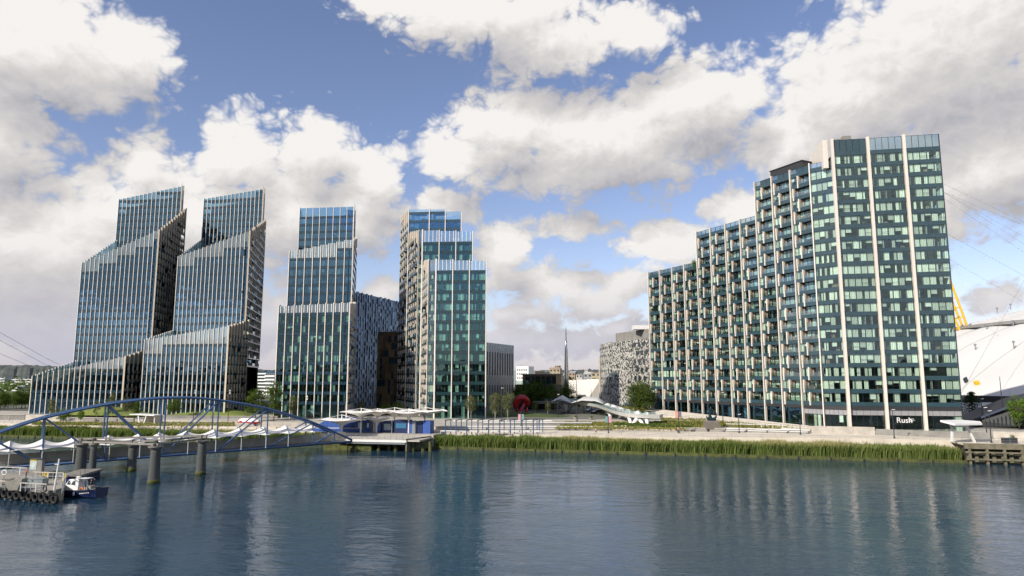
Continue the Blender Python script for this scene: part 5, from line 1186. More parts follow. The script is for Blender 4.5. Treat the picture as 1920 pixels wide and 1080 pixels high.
# ------------------------------------------------------------------ statue
def statue():
    p = GP(1334, 804); b = empty('plinth', p, 'square stone plinth under the bronze figures', 'plinth'); block('stone_block', mat('plinth_stone', (.16, .14, .12), .8, var=.2), Matrix.Translation(p + Vector((0, 0, .95))) @ Matrix.Diagonal((3.2, 3.0, 1.9, 1)), b); block('plinth_cap', CONCD, Matrix.Translation(p + Vector((0, 0, 1.97))) @ Matrix.Diagonal((2.9, 2.7, .14, 1)), b)
    q = p + Vector((0, 0, 2.04)); o = empty('bronze_statue', q, 'dark green bronze statue of entwined figures on the stone plinth', 'statue'); BR = mat('bronze_patina', (.028, .060, .072), .38, metal=.6, var=.3, vscale=2)
    def sk(pts, rad, edges, name):
        me = bpy.data.meshes.new(name); me.from_pydata(pts, edges, []); t = bpy.data.objects.new(name, me); COL.objects.link(t); t.modifiers.new('skin', 'SKIN'); t.modifiers.new('sub', 'SUBSURF').levels = 2
        for i, r_ in enumerate(rad): me.skin_vertices[0].data[i].radius = (r_, r_); me.skin_vertices[0].data[i].use_root = i == 0
        bpy.context.view_layer.update(); m2 = bpy.data.meshes.new_from_object(t.evaluated_get(bpy.context.evaluated_depsgraph_get())); bpy.data.objects.remove(t); m2.materials.append(BR); m2.polygons.foreach_set('use_smooth', [True] * len(m2.polygons)); link(name, m2, o, Matrix.Translation(q) @ Matrix.Scale(1.0, 4))
    sk([(-.2, 0, .9), (-.35, 0, 1.6), (-.2, 0, 2.3), (-.05, 0, 2.9), (0, 0, 3.25), (0, 0, 3.55), (-.6, .1, 2.5), (-.95, 0, 1.9), (.4, 0, 2.7), (.75, -.2, 2.2), (.55, -.3, 1.5), (.2, 0, .4), (.9, 0, .3), (-.7, .2, .3), (-.9, .2, .1)], [.38, .33, .36, .30, .12, .22, .16, .12, .16, .13, .1, .33, .2, .28, .2], [(0, 1), (1, 2), (2, 3), (3, 4), (4, 5), (2, 6), (6, 7), (3, 8), (8, 9), (9, 10), (0, 11), (11, 12), (0, 13), (13, 14)], 'upper_figure')
    sk([(.3, -.2, .35), (.9, -.2, .5), (1.2, -.2, 1.0), (1.35, -.1, 1.6), (1.5, 0, 1.9), (-.6, -.3, .3), (-1.1, -.3, .7), (-1.3, -.2, 1.2), (.7, .1, .15), (1.4, .1, .25)], [.4, .34, .25, .16, .07, .36, .24, .12, .3, .16], [(0, 1), (1, 2), (2, 3), (3, 4), (0, 5), (5, 6), (6, 7), (0, 8), (8, 9)], 'lower_figure')
statue()
# ------------------------------------------------------------------ right-hand jetty, shelter and vehicle
TIMJ = mat('weathered_jetty_timber', (.20, .17, .12), .9, var=.5, vscale=.8, bump=.05, bscale=4, col2=(.07, .08, .03)); JD = mat('shade_toned_boards', (.045, .042, .035), .95, var=.4, vscale=.8)
def jetty():
    s0 = 92.5; b = empty('timber_jetty', bank(s0, 0), 'weathered timber jetty wall with uprights at the right', 'jetty'); L = 62; Z = 3.9
    f = Fr(bank(s0, -.2), bank(s0 + L, -.2)); block('back_boarding', JD, f.M(.5, L, -3, -1.0, -1, Z - .3), b)  # near-black boarding: shade between the uprights is put into its colour
    tag(block('deck', PAVE, f.M(0, L, -12, -.6, Z - .4, Z - .1), b))
    for q in range(12): block('fascia_board', TIMJ, f.M(L * q / 12 + .03, L * (q + 1) / 12 - .03, -.6, .12 if q > 2 else .3, Z - 1.0, Z), b)
    for q in range(21):
        u = .8 + q * 3.0; block('upright', TIMJ, f.M(u - .22, u + .22, -.3, .25, -1, Z - 1.02), b)
        block('rear_pile', TIMJ, f.M(u + 1.15, u + 1.75, -1.0, -.7, -1, Z - 1.4 - .3 * (q % 2)), b)
        block('knee_block', TIMJ, f.M(u - .55, u - .22, -.28, .1, 1.0, 1.5), b)
    for k, z in enumerate((.75, 2.1)):
        for q in range(10): block('waler', TIMJ, f.M(q * 6.2 + .02, q * 6.2 + 6.16, .02 if k else .26, .3 if k else .55, z, z + .3), b)
    # handrail
    h = empty('quay_railing', bank(s0, .8, Z), 'thin metal railing along the timber jetty edge', 'railing')
    for q in range(22):
        p = bank(s0 + q * 2.8, 1.0, Z - .1); mb = MB(); mb.tube([p, p + Vector((0, 0, 1.1))], .035, 5); mb.build('post', GREYM, h)
    for z in (.35, .7, 1.1): mb = MB(); mb.tube([bank(s0, 1.0, Z - .1 + z), bank(s0 + 60, 1.0, Z - .1 + z)], .02, 4); mb.build('rail', GREYM, h)
jetty()
def white_shelter():
    z = 3.8; a = G(1782, 830, z); b = empty('waiting_shelter', a, 'white flat roofed shelter on two splayed legs above the jetty', 'shelter')
    Y = a.y; P = [W(1763, 791, Y - 1), W(1790, 798, Y - 2.5), W(1842, 797, Y - 1), W(1838, 793, Y + 3), W(1800, 790, Y + 4)]
    zt = max(p.z for p in P); mb = MB(); n = len(P); mb.add([tuple(p) for p in P] + [(p.x, p.y, p.z + .35) for p in P], [tuple(range(n))[::-1], tuple(range(n, 2 * n))] + [(i, (i + 1) % n, n + (i + 1) % n, n + i) for i in range(n)]); mb.build('roof', WHITE, b)
    mb = MB(); mb.beam(W(1785, 828, Y), W(1785, 797, Y), .35, .35); mb.build('leg', WHITE, b)
    mb = MB(); mb.beam(W(1828, 830, Y), W(1811, 797, Y), .45, .35); mb.build('leg', WHITE, b)
    mb = MB(); mb.beam(W(1782, 798, Y), W(1815, 799, Y), .5, .45); mb.build('roof_beam', WHITE, b)
white_shelter()
def car(p, yaw, label, col, L=4.6, W_=1.85, H=1.55, name='parked_car'):
    b = empty(name, p, label, 'car', 'cars beyond the paving'); M = Matrix.Translation(p) @ Matrix.Rotation(yaw, 4, 'Z')
    pr = [(-.5, .22), (-.5, .55), (-.46, .62), (-.33, .64), (-.20, .98), (.16, 1.0), (.30, .66), (.46, .56), (.5, .45), (.5, .22)]
    vs = []; 
    for s_ in (-1, 1):
        for x, z in pr: vs.append((x * L, s_ * W_ / 2 * (.86 if z > .7 else 1), z * H))
    n = len(pr); mb = MB(); mb.add(vs, [tuple(range(n))[::1], tuple(range(n, 2 * n))[::-1]] + [(i, n + i, n + (i + 1) % n, (i + 1) % n) for i in range(n)]); mb.build('body', mat('car_paint_%.2f' % sum(col), col, .25, coat=.6), b, M=M)
    for s_ in (-1, 1):
        mb = MB(); mb.add([(-.30 * L, s_ * W_ * .462, .68 * H), (.26 * L, s_ * W_ * .462, .68 * H), (.145 * L, s_ * W_ * .437, .95 * H), (-.185 * L, s_ * W_ * .437, .95 * H)], [(0, 1, 2, 3)]); mb.build('side_window', SPAN, b, M=M)
    for x in (-.31, .31):
        for s_ in (-1, 1): mb = MB(); mb.tube([(x * L, s_ * W_ * .42, .33), (x * L, s_ * W_ * .51, .33)], .33, 14); w = mb.build('wheel', DARK, b, M=M)
    for s_ in (-.35, .35): mb = MB(); mb.box(.49 * L, .503 * L, s_ * W_ - .15, s_ * W_ + .15, .5 * H, .58 * H); mb.build('headlight', WHITE, b, M=M)
car(GP(1874, 800), R(170), 'silver parked car before the black entrance building', (.35, .37, .40))
car(GP(1122, 776), R(200), 'dark parked car under the walkway, nearer the tiled building', (.02, .025, .03)); car(GP(1110, 773), R(200), 'blue grey parked car behind the dark one under the walkway', (.10, .14, .18))
def dark_planter():
    p = GP(1893, 831); b = empty('black_planter', p, 'black rectangular planter before the far right cream wall', 'planter'); block('trough', DARK, Matrix.Translation(p + Vector((0, 0, .5))) @ Matrix.Diagonal((2.6, 1, 1.0, 1)), b); block('trough_rim', FRAME, Matrix.Translation(p + Vector((0, 0, 1.03))) @ Matrix.Diagonal((2.7, 1.1, .05, 1)), b)
    tm, cm = tree_kind('bush', 2); link('foliage', cm, b, Matrix.Translation(p + Vector((.6, 0, .8))) @ Matrix.Diagonal((.8, .8, .9, 1)))
dark_planter()
# promenade railing along the reeds and the low stretch on the left
def prom_rail(s0, s1, label, t=7.7):
    b = empty('promenade_railing', bank(s0, t, 3.2), label, 'railing', 'promenade railings'); n = int((s1 - s0) / 3)
    for q in range(n + 1): p = bank(s0 + (s1 - s0) * q / n, t, 3.2); mb = MB(); mb.tube([p, p + Vector((0, 0, 1.1))], .03, 4); mb.build('post', GREYM, b)
    for z in (.55, 1.1): mb = MB(); mb.tube([bank(s0, t, 3.2 + z), bank(s1, t, 3.2 + z)], .018, 4); mb.build('rail', GREYM, b)
prom_rail(6, 92, 'thin wire railing along the promenade behind the right reeds'); prom_rail(-170, -60, 'thin wire railing along the left bank path')
# red and white lifeboat like craft on the left bank
def rescue_craft():
    p = G(467, 797, 3.5); b = empty('rescue_craft', p, 'red and white covered craft parked on the left bank', 'boat'); M = Matrix.Translation(p) @ Matrix.Rotation(math.atan2(BE.y, BE.x), 4, 'Z')
    vs = []; fs = []; n = 13
    for i in range(n):
        t = i / (n - 1); w = 1.25 * math.sin(math.pi * min(.97, .12 + t * .85)) ** .6; x = (t - .5) * 7
        for q in range(7): a = math.pi * q / 6; vs.append((x, -w * math.cos(a), .95 - .85 * math.sin(a) * (w / 1.25)))
    for i in range(n - 1):
        for q in range(6): k = i * 7 + q; fs.append((k, k + 1, k + 8, k + 7))
    mb = MB(); mb.add(vs, fs); mb.build('hull', mat('red_hull', (.60, .03, .03), .4), b, True, M)
    vs = [(x, y, z + 1.0) for x, y, z in [((t - .5) * 6.6, -1.15 * math.cos(a), 1.0 * math.sin(a)) for t in (0, .12, .5, .88, 1) for a in [math.pi * q / 6 for q in range(7)]]]
    for i, t in enumerate((.35, .9, 1, .9, .35)):
        for q in range(7): x, y, z = vs[i * 7 + q]; vs[i * 7 + q] = (x, y * (t + .1), 1.0 + (z - 1.0) * t)
    mb = MB(); mb.add(vs, [(i * 7 + q, i * 7 + q + 7, i * 7 + q + 8, i * 7 + q + 1) for i in range(4) for q in range(6)]); mb.build('cover', WHITE, b, True, M)
    for x in (-2, 0, 2):
        mb = MB(); mb.box(x - .4, x + .4, -1.22, -1.14, .95, 1.3); mb.build('side_hatch', mat('red_hull', (.6, .03, .03)), b, M=M)
    mb = MB(); mb.box(-2.5, -2.2, -1, 1, -.1, .4); mb.build('cradle', DARK, b, M=M); mb = MB(); mb.box(2.2, 2.5, -1, 1, -.1, .4); mb.build('cradle', DARK, b, M=M)
rescue_craft()
# cable car ropes at the far left, running between towers out of view and the skyline
for k, (y0, y1) in enumerate(((606, 712), (622, 722), (652, 726))):
    p0, p1 = W(-40, y0 - 5, 330), W(170, y1, 520); mb = MB(); mb.tube([p0, p0.lerp(p1, .5) + Vector((0, 0, -1.2)), p1], .09, 5)
    tag(mb.build('cable_car_rope', mat('steel_cable', (.2, .2, .22), .5)), ['upper', 'middle', 'lower'][k] + ' of three thin cable car ropes at the far left', 'cable', 'cable car ropes')
# ------------------------------------------------------------------ pier platform
BLUE = mat('blue_painted_steel', (.058, .115, .235), .35, var=.25, vscale=.4); SHED = mat('bright_blue_shed', (.028, .085, .32), .5, var=.1); NAVY = mat('navy_panel', (.012, .025, .09), .35); FABRIC = mat('white_canopy_fabric', (.80, .77, .72), .7, var=.06, vscale=.5)
def pier():
    b = empty('pier_platform', bank(-38, -9), 'concrete pier platform with pale deck edge between the bridge and the reeds', 'pier')
    f = Fr(bank(-40, -9.2), bank(-19.5, -8.5)); Z = 2.7; w = f.w
    block('deck', CONC, f.M(0, w, -18, 0, Z - .35, Z), b); block('edge_beam', WHITE, f.M(0, w - 3.0, 0.003, .5, Z - .55, Z - .08), b); block('lower_edge_beam', GREYM, f.M(.4, w - 3.4, .01, .3, Z - 1.0, Z - .6), b)
    block('pier_block', MOSS, f.M(-3.5, 2.6, -6, -.4, -1.5, 1.85), b); block('pier_block', MOSS, f.M(1.9, 8.5, -5.5, -.6, -1.5, 1.8), b); block('rear_wall', JD, f.M(-2, w + 4, -14, -11, -1.5, 2.3), b)  # rear wall in near-black, painting in the shade under the deck
    for q in range(7): mb = MB(); p = f.p(10 + q * 2.1, -1.5 - (q % 2), 0); mb.tube([(p.x, p.y, -1.5), (p.x, p.y, Z - .35)], .42, 10); mb.build('pile', MOSS, b)
    f2 = Fr(f.p(w - 3.0, .2, 0), bank(-20.0, .5))
    for q in range(9): block('side_board', TIMJ, f2.M(f2.w * q / 9, f2.w * (q + 1) / 9 - .06, -.3, 0, .1 + .2 * (q % 2), Z + .3), b)
    r = empty('deck_railing', f.p(0, -.3, Z), 'grey railing with posts along the pier platform edge', 'railing')
    for q in range(14): p = f.p(2 + q * (w - 2) / 13, -.3, Z); mb = MB(); mb.tube([p, p + Vector((0, 0, 1.15))], .045, 6); mb.build('post', GREYM, r)
    for z in (.3, .6, .9, 1.15): mb = MB(); mb.tube([f.p(2, -.3, Z + z), f.p(w, -.3, Z + z)], .025, 5); mb.build('rail', GREYM, r)
    # raised ground behind the platform that carries the pier buildings
    tag(block('pier_forecourt', PAVED, Fr(bank(-48, .2), bank(-19.5, .2)).M(0, 28.5, -7.4, 0, -1, 3.22)), 'grey forecourt between pier and promenade', None, kind='structure')
    # blue shed with curved roof
    z = 3.22; a, c = G(584, 809, z), G(698, 809, z); c.y = a.y - 3; f = Fr(a, c); s = empty('blue_pier_shed', a, 'bright blue pier shed with a rounded left end', 'shed'); h = W(640, 784, a.y).z - z; prof = []
    for q in range(9): t = q / 8; prof.append((f.w * .42 * t, z + h * math.sin(t * math.pi / 2) ** .7))
    prof += [(f.w, z + h), (f.w, z)]; vs = []
    for n_ in (0, -4): vs += [tuple(f.p(u, n_, zz)) for u, zz in prof]
    k = len(prof); mb = MB(); mb.add(vs, [tuple(range(k))[::-1], tuple(range(k, 2 * k))] + [(i, (i + 1) % k, k + (i + 1) % k, k + i) for i in range(k)]); mb.build('shell', SHED, s)
    block('door', BLUE, f.M(f.w * .87, f.w * .93, 0, .06, z, z + 2.3), s); block('notice_board', WHITE, f.M(f.w * .80, f.w * .865, 0, .07, z + 1.0, z + 2.4), s); block('notice_board', WHITE, f.M(f.w * .95, f.w * .98, 0, .07, z + 1.2, z + 2.3), s)
    for q in range(9): block('wall_seam', NAVY, f.M(f.w * (.2 + q * .075) - .02, f.w * (.2 + q * .075) + .02, 0, .02, z, z + h * .9), s)
    for u in (.55, .70): mb = MB(); p = f.p(f.w * u, .02, z + 1.4); mb.tube([p, p + f.n * .1], .3, 12); mb.build('round_vent', DARK, s)
    for q in range(2): mb = MB(); mb.tube([f.p(f.w * .1, .9, z + .9 + .2 * q), f.p(f.w * .9, .9, z + .9 + .2 * q)], .04, 5); mb.build('rail', WHITE, s)
    # kiosks with screens
    a, c = G(700, 811, z), G(810, 811, z); c.y = a.y - 4; f = Fr(a, c); s = empty('ticket_kiosks', a, 'dark blue ticket kiosks with screens on the pier', 'kiosk')
    for q, (u0, u1, hh, m) in enumerate(((0, .12, 2.6, SHED), (.17, .33, 2.9, NAVY), (.36, .62, 3.2, NAVY), (.63, .70, 2.9, SHED), (.76, .86, 3.0, NAVY), (.87, 1.0, 3.1, SHED))): block('kiosk_wall', m, f.M(f.w * u0, f.w * u1, -2.5, 0, z, z + hh), s)
    for u in (.03, .72): mb = MB(); p = f.p(f.w * u, -.4, z); mb.tube([p, p + Vector((0, 0, 2.7))], .7, 14); mb.build('grey_drum', GREYM, s)
    block('screen', mat('screen_face', (.02, .06, .12), .3, emit=((.05, .25, .4), .5)), f.M(f.w * .40, f.w * .58, 0, .08, z + 1.2, z + 2.4), s); block('screen', mat('poster_face', (.25, .3, .33), .5), f.M(f.w * .19, f.w * .31, 0, .08, z + .7, z + 2.2), s)
    for u in (.345, .75): mb = MB(); p = f.p(f.w * u, .5, z); mb.tube([p, p + Vector((0, 0, 3.3))], .12, 8); mb.build('post', GREYM, s)
    p = G(661, 813, 2.75); y = empty('yellow_box', p, 'small yellow grit box on the pier deck', 'box'); block('box_body', mat('yellow_plastic', (.75, .5, .03), .5), Matrix.Translation(p + Vector((0, 0, .4))) @ Matrix.Diagonal((.9, .7, .8, 1)), y); block('lid', mat('yellow_plastic', (.75, .5, .03)), Matrix.Translation(p + Vector((0, 0, .87))) @ Matrix.Rotation(.12, 4, 'X') @ Matrix.Diagonal((1.0, .8, .1, 1)), y)
pier()
def canopy(px, Y, yrim, ytip, ybase, half, label, asym=0.0):
    p = W(px, ybase, Y); zr = W(px, yrim, Y).z; zt = W(px, ytip, Y).z; p.z = max(p.z, 2.6); b = empty('fabric_canopy', p, label, 'canopy', 'inverted umbrella canopies on the pier')
    mb = MB(); mb.tube([p, (p.x, p.y, zt)], [.2, .14], 10); mast = mb.build('mast', WHITE, b)
    n = 24; vs = []; fs = []; rows = 6; zb = zr - 2.0
    for j in range(rows + 1):
        t = j / rows
        for k in range(n):
            a = 2 * math.pi * k / n; sq = 1 / max(abs(math.cos(a)), abs(math.sin(a))) ** .55; rr = .25 + (half - .25) * t ** 1.5 * (.86 + .14 * sq) * (1 - .10 * abs(math.sin(2 * a)) * 0)
            z = zb + (zr - zb) * t ** .55 + .35 * t * (abs(math.cos(2 * a)) - .5) * -1; vs.append((p.x + rr * math.cos(a) + asym * t * t, p.y + rr * math.sin(a) * .8, z))
    for j in range(rows):
        for k in range(n): fs.append((j * n + k, j * n + (k + 1) % n, (j + 1) * n + (k + 1) % n, (j + 1) * n + k))
    mb = MB(); mb.add(vs, fs); mb.build('fabric', FABRIC, b, True)
    for k in range(0, n, 6):
        mb = MB(); mb.tube([(p.x, p.y, zt - .1), vs[rows * n + k + 3]], .05, 5); mb.build('stay_rod', WHITE, mast)
    mb = MB(); mb.tube([vs[rows * n + k % n] for k in range(n + 1)], .06, 5, cap=False); mb.build('rim_tube', WHITE, b)
canopy(640, 170, 786, 777, 815, 6.0, 'large white inverted umbrella canopy nearest the bridge end')
canopy(676, 172, 771.5, 765, 818, 5.2, 'highest white inverted umbrella canopy over the blue shed')
canopy(706, 174, 784, 779, 812, 3.2, 'lowest white inverted umbrella canopy in the middle of the pier')
canopy(739, 184, 770, 763.5, 806, 5.0, 'white inverted umbrella canopy at the back of the pier')
canopy(766, 172, 772.5, 766, 814, 4.8, 'white inverted umbrella canopy before the kiosk screens')
canopy(796, 178, 770, 763, 808, 5.0, 'rightmost white inverted umbrella canopy of the pier', .8)
canopy(707, 186, 771, 765.5, 806, 4.4, 'white inverted umbrella canopy behind the highest one')
def frames():
    for k, px in enumerate((835, 855, 875, 896, 916, 937, 957, 979, 1000, 1011)):
        z = 3.25; p = G(px, 815.5 - (2 if k == 9 else 0), z); h = W(px, 788, p.y).z - z; q = p + BN * 3.2 + BE * .2
        b = empty('portal_frame', p, f'{["first", "second", "third", "fourth", "fifth", "sixth", "seventh", "eighth", "ninth", "tenth"][k]} blue portal frame from the pier along the promenade', 'frame', 'blue portal frames beside the pier')
        mb = MB(); mb.tube([p, p + Vector((0, 0, h))], .13, 8); mb.build('front_post', BLUE, b); mb = MB(); mb.tube([q, q + Vector((0, 0, h))], .11, 8); mb.build('rear_post', BLUE, b)
        mb = MB(); mb.beam(p + Vector((0, 0, h)) - BN * .3, q + Vector((0, 0, h)) + BN * .3, .2, .22); mb.build('cross_beam', BLUE, b)
        mb = MB(); mb.beam(p + Vector((0, 0, h)), p + BE * 1.6 + Vector((0, 0, h + .25)), .12, .12); mb.build('bracket', DARK, b)
    for k, (x0, x1, y, lab) in enumerate(((826, 1012, 811, 'long white handrail along the foot of the blue frames'), (830, 1010, 799, 'long white beam across the blue frames'))):
        b = empty('white_rail', G(x0, y, 3.3), lab, 'rail'); a, c = G(x0, y, 3.6), G(x1, y + .5, 3.6); mb = MB(); mb.beam(a + Vector((0, 0, .4)), c + Vector((0, 0, .4)), .25, .28); mb.build('rail', WHITE, b)
        for q in range(8): p = a.lerp(c, q / 7); mb = MB(); mb.tube([p - Vector((0, 0, .4)), p + Vector((0, 0, .4))], .05, 5); mb.build('post', WHITE, b)
frames()
# ------------------------------------------------------------------ arched footbridge
BL, BR_ = Vector((-86.5, 119.6, 1.5)), Vector((-36.9, 156.8, 2.5)); BD = (BR_ - BL); BDh = Vector((BD.x, BD.y, 0)).normalized(); BP = Vector((-BDh.y, BDh.x, 0))
def bu(px):     # parameter along the near truss under a pixel column
    k = (px - 960) / FPX; Zr = -13.0
    return (k * (BL.y * _c + Zr * _s) - BL.x) / (BD.x - k * BD.y * _c)
arch_px = [(-230, 905), (-100, 848), (0, 809), (80, 781.5), (200, 757), (270, 748), (345, 744.5), (394, 748), (485, 762), (584, 790), (662, 826)]
AU = [bu(a) for a, _ in arch_px]; AZ = [W(a, y, BL.y + BD.y * u).z for (a, y), u in zip(arch_px, AU)]
def arch(u): return float(np.interp(u, AU, AZ))
def bpt(u, off=0.0, z=None): p = BL + BD * u + BP * off; p.z = p.z if z is None else z; return p
def bridge():
    b = empty('arched_footbridge', bpt(.5), 'blue arched truss footbridge reaching from the pontoon to the pier', 'footbridge')
    U0, U1 = AU[0], bu(660); us = np.linspace(U0, U1, 49); zs = np.array([arch(u) for u in us])
    for _ in range(4): zs[1:-1] = (zs[:-2] + 2 * zs[1:-1] + zs[2:]) / 4
    A = lambda u: float(np.interp(u, us, zs))
    nodes = [bu(x) for x in (-120, -25, 79, 197, 306, 406, 500, 586, 627)]
    for off in (0, 4.2):
        mb = MB(); mb.tube([bpt(u, off, A(u)) for u in us], .23, 10); mb.build('arch_chord', BLUE, b, True)
        mb = MB(); mb.tube([bpt(u, off) for u in (U0, U1)], .24, 10); mb.build('bottom_chord', BLUE, b, True)
        for i, u in enumerate(nodes):
            mb = MB(); mb.tube([bpt(u, off), bpt(u, off, A(u))], .14, 8); mb.build('post', BLUE, b)
            if i < 4: p, q = bpt(u, off, A(u) - .1), bpt(nodes[i + 1], off)
            elif i + 1 < len(nodes): p, q = bpt(u, off), bpt(nodes[i + 1], off, A(nodes[i + 1]) - .1)
            else: continue
            mb = MB(); mb.tube([p, q], .16 if off == 0 else .14, 8); mb.build('diagonal', BLUE, b)
    for i, u in enumerate(nodes[2:8]): mb = MB(); mb.tube([bpt(u, 0, A(u)), bpt(u, 4.2, A(u))], .12, 6); mb.build('cross_tie', BLUE, b)
    mb = MB(); n = 8
    mb.add([bpt(U0, .3), bpt(U1, .3), bpt(U1, 3.9), bpt(U0, 3.9)] + [bpt(U0, .3) - Vector((0, 0, .3)), bpt(U1, .3) - Vector((0, 0, .3)), bpt(U1, 3.9) - Vector((0, 0, .3)), bpt(U0, 3.9) - Vector((0, 0, .3))], [(0, 1, 2, 3), (7, 6, 5, 4), (4, 5, 1, 0), (6, 7, 3, 2), (5, 6, 2, 1), (7, 4, 0, 3)]); deck = mb.build('deck', CONCD, b)
    r = [bpt(U0 + (U1 - U0) * q / 60, .5) for q in range(61)]
    for q in r: mb = MB(); mb.tube([q, q + Vector((0, 0, 1.25))], .035, 4); mb.build('rail_post', GREYM, deck)
    for z in (.35, .7, 1.05, 1.25): mb = MB(); mb.tube([r[0] + Vector((0, 0, z)), r[-1] + Vector((0, 0, z))], .022, 4); mb.build('handrail', GREYM, deck)
    for off in (.9, 3.6):
        mb = MB(); a, c = bpt(U0, off), bpt(U1, off); mb.add([a + Vector((0, 0, .15)), c + Vector((0, 0, .15)), c + Vector((0, 0, 1.9)), a + Vector((0, 0, 1.9))], [(0, 1, 2, 3)])
        if off > 2: mb.build('olive_sheet', mat('olive_sheet_tone', (.52, .48, .37), .8, var=.3, vscale=.6), b)  # plain olive sheet along the far side, between deck and fabric roof
    # rippling fabric roof over the walkway: a separate thing carried by the bridge
    f = empty('fabric_walkway_roof', bpt(.5, 2.1, 5), 'white tented fabric roof rippling along the footbridge', 'canopy'); peaks = [bu(x) for x in (-60, 17, 79, 138, 205, 262, 300, 352, 404, 452, 498, 540, 586)]
    for k in range(len(peaks) - 1):
        vs = []; fs = []; nu, nv = 10, 8
        for i in range(nu + 1):
            t = i / nu; u = peaks[k] * (1 - t) + peaks[k + 1] * t; sag = math.sin(math.pi * t)
            for j in range(nv + 1):
                v = j / nv * 2 - 1; z = bpt(u).z + 3.0 + 1.35 * (1 - sag * .62) * (1 - abs(v) ** 1.5) - .35 * abs(v) + .25 * sag * abs(v); vs.append(bpt(u, 2.1 + v * (2.55 - .55 * sag), z))
        for i in range(nu):
            for j in range(nv): q = i * (nv + 1) + j; fs.append((q, q + 1, q + nv + 2, q + nv + 1))
        mb = MB(); mb.add(vs, fs); mb.build('fabric_bay', FABRIC, f, True)
        mb = MB(); mb.tube([vs[j] + Vector((0, 0, .03)) for j in range(nv + 1)], .06, 5); mb.build('seam_tube', GREYM, f)
        for v in (-2.3, 2.3): mb = MB(); mb.tube([bpt(peaks[k], 2.1 + v), bpt(peaks[k], 2.1 + v, bpt(peaks[k]).z + 2.7)], .06, 6); mb.build('support_post', WHITE, f)
bridge()
# ------------------------------------------------------------------ mooring piles with their frame
PILE = mat('weathered_pile_concrete', (.085, .09, .085), .9, var=.35, vscale=.6, bump=.04, bscale=2, stretch=(1, 1, .25), col2=(.06, .065, .06)); BEAMM = mat('weathered_grey_beam', (.24, .225, .195), .8, var=.4, vscale=1.0)
def piles():
    tops = []
    spec = [(150, 886, 832, 1.0, 'thick grey mooring pile at the far left behind the workboat'), (172, 890, 832, .66, 'thinner grey mooring pile beside the workboat mast'), (246, 884, 834, .88, 'grey mooring pile third from the left'), (288, 906, 837, .95, 'grey mooring pile nearest the viewer'), (376, 890, 826, .88, 'rightmost grey mooring pile')]
    for k, (px, yb, yt, r_, lab) in enumerate(spec):
        p = G(px, yb, 0); zt = W(px, yt, p.y).z; b = empty('mooring_pile', p, lab, 'pile', 'grey mooring piles'); mb = MB(); mb.lathe((p.x, p.y, 0), [(r_ * .97, -2), (r_ * .95, 0), (r_ * .78, zt - .9), (r_ * .78, zt - .5)], 20); shaft = mb.build('shaft', PILE, b, True)
        mb = MB(); mb.lathe((p.x, p.y, 0), [(r_ * .98, -.2), (r_ * .975, .5), (r_ * .95, .62)], 20); mb.build('weed_band', MOSS, shaft, True)
        mb = MB(); mb.lathe((p.x, p.y, zt), [(r_ * .8, -.55), (r_ * 1.25, -.12), (r_ * 1.25, .05)], 20); mb.build('cap', BEAMM, b)
        tops.append(Vector((p.x, p.y, zt + .1)))
    t = tops; b = empty('pile_frame', t[2], 'weathered horizontal beam frame linking the mooring piles', 'frame')
    for a, c, dz in ((0, 3, .2), (3, 4, .2), (4, 2, .45), (2, 0, .45), (0, 4, .75), (1, 3, .2)):
        d = (t[c] - t[a]).normalized() * .8; mb = MB(); mb.beam(t[a] - d + Vector((0, 0, dz)), t[c] + d + Vector((0, 0, dz)), .34, .3); mb.build('beam', BEAMM, b)
    for p in t: block('bearing_post', DARK, Matrix.Translation(p + Vector((0, 0, .4))) @ Matrix.Diagonal((.4, .4, .9, 1)), b)
piles()
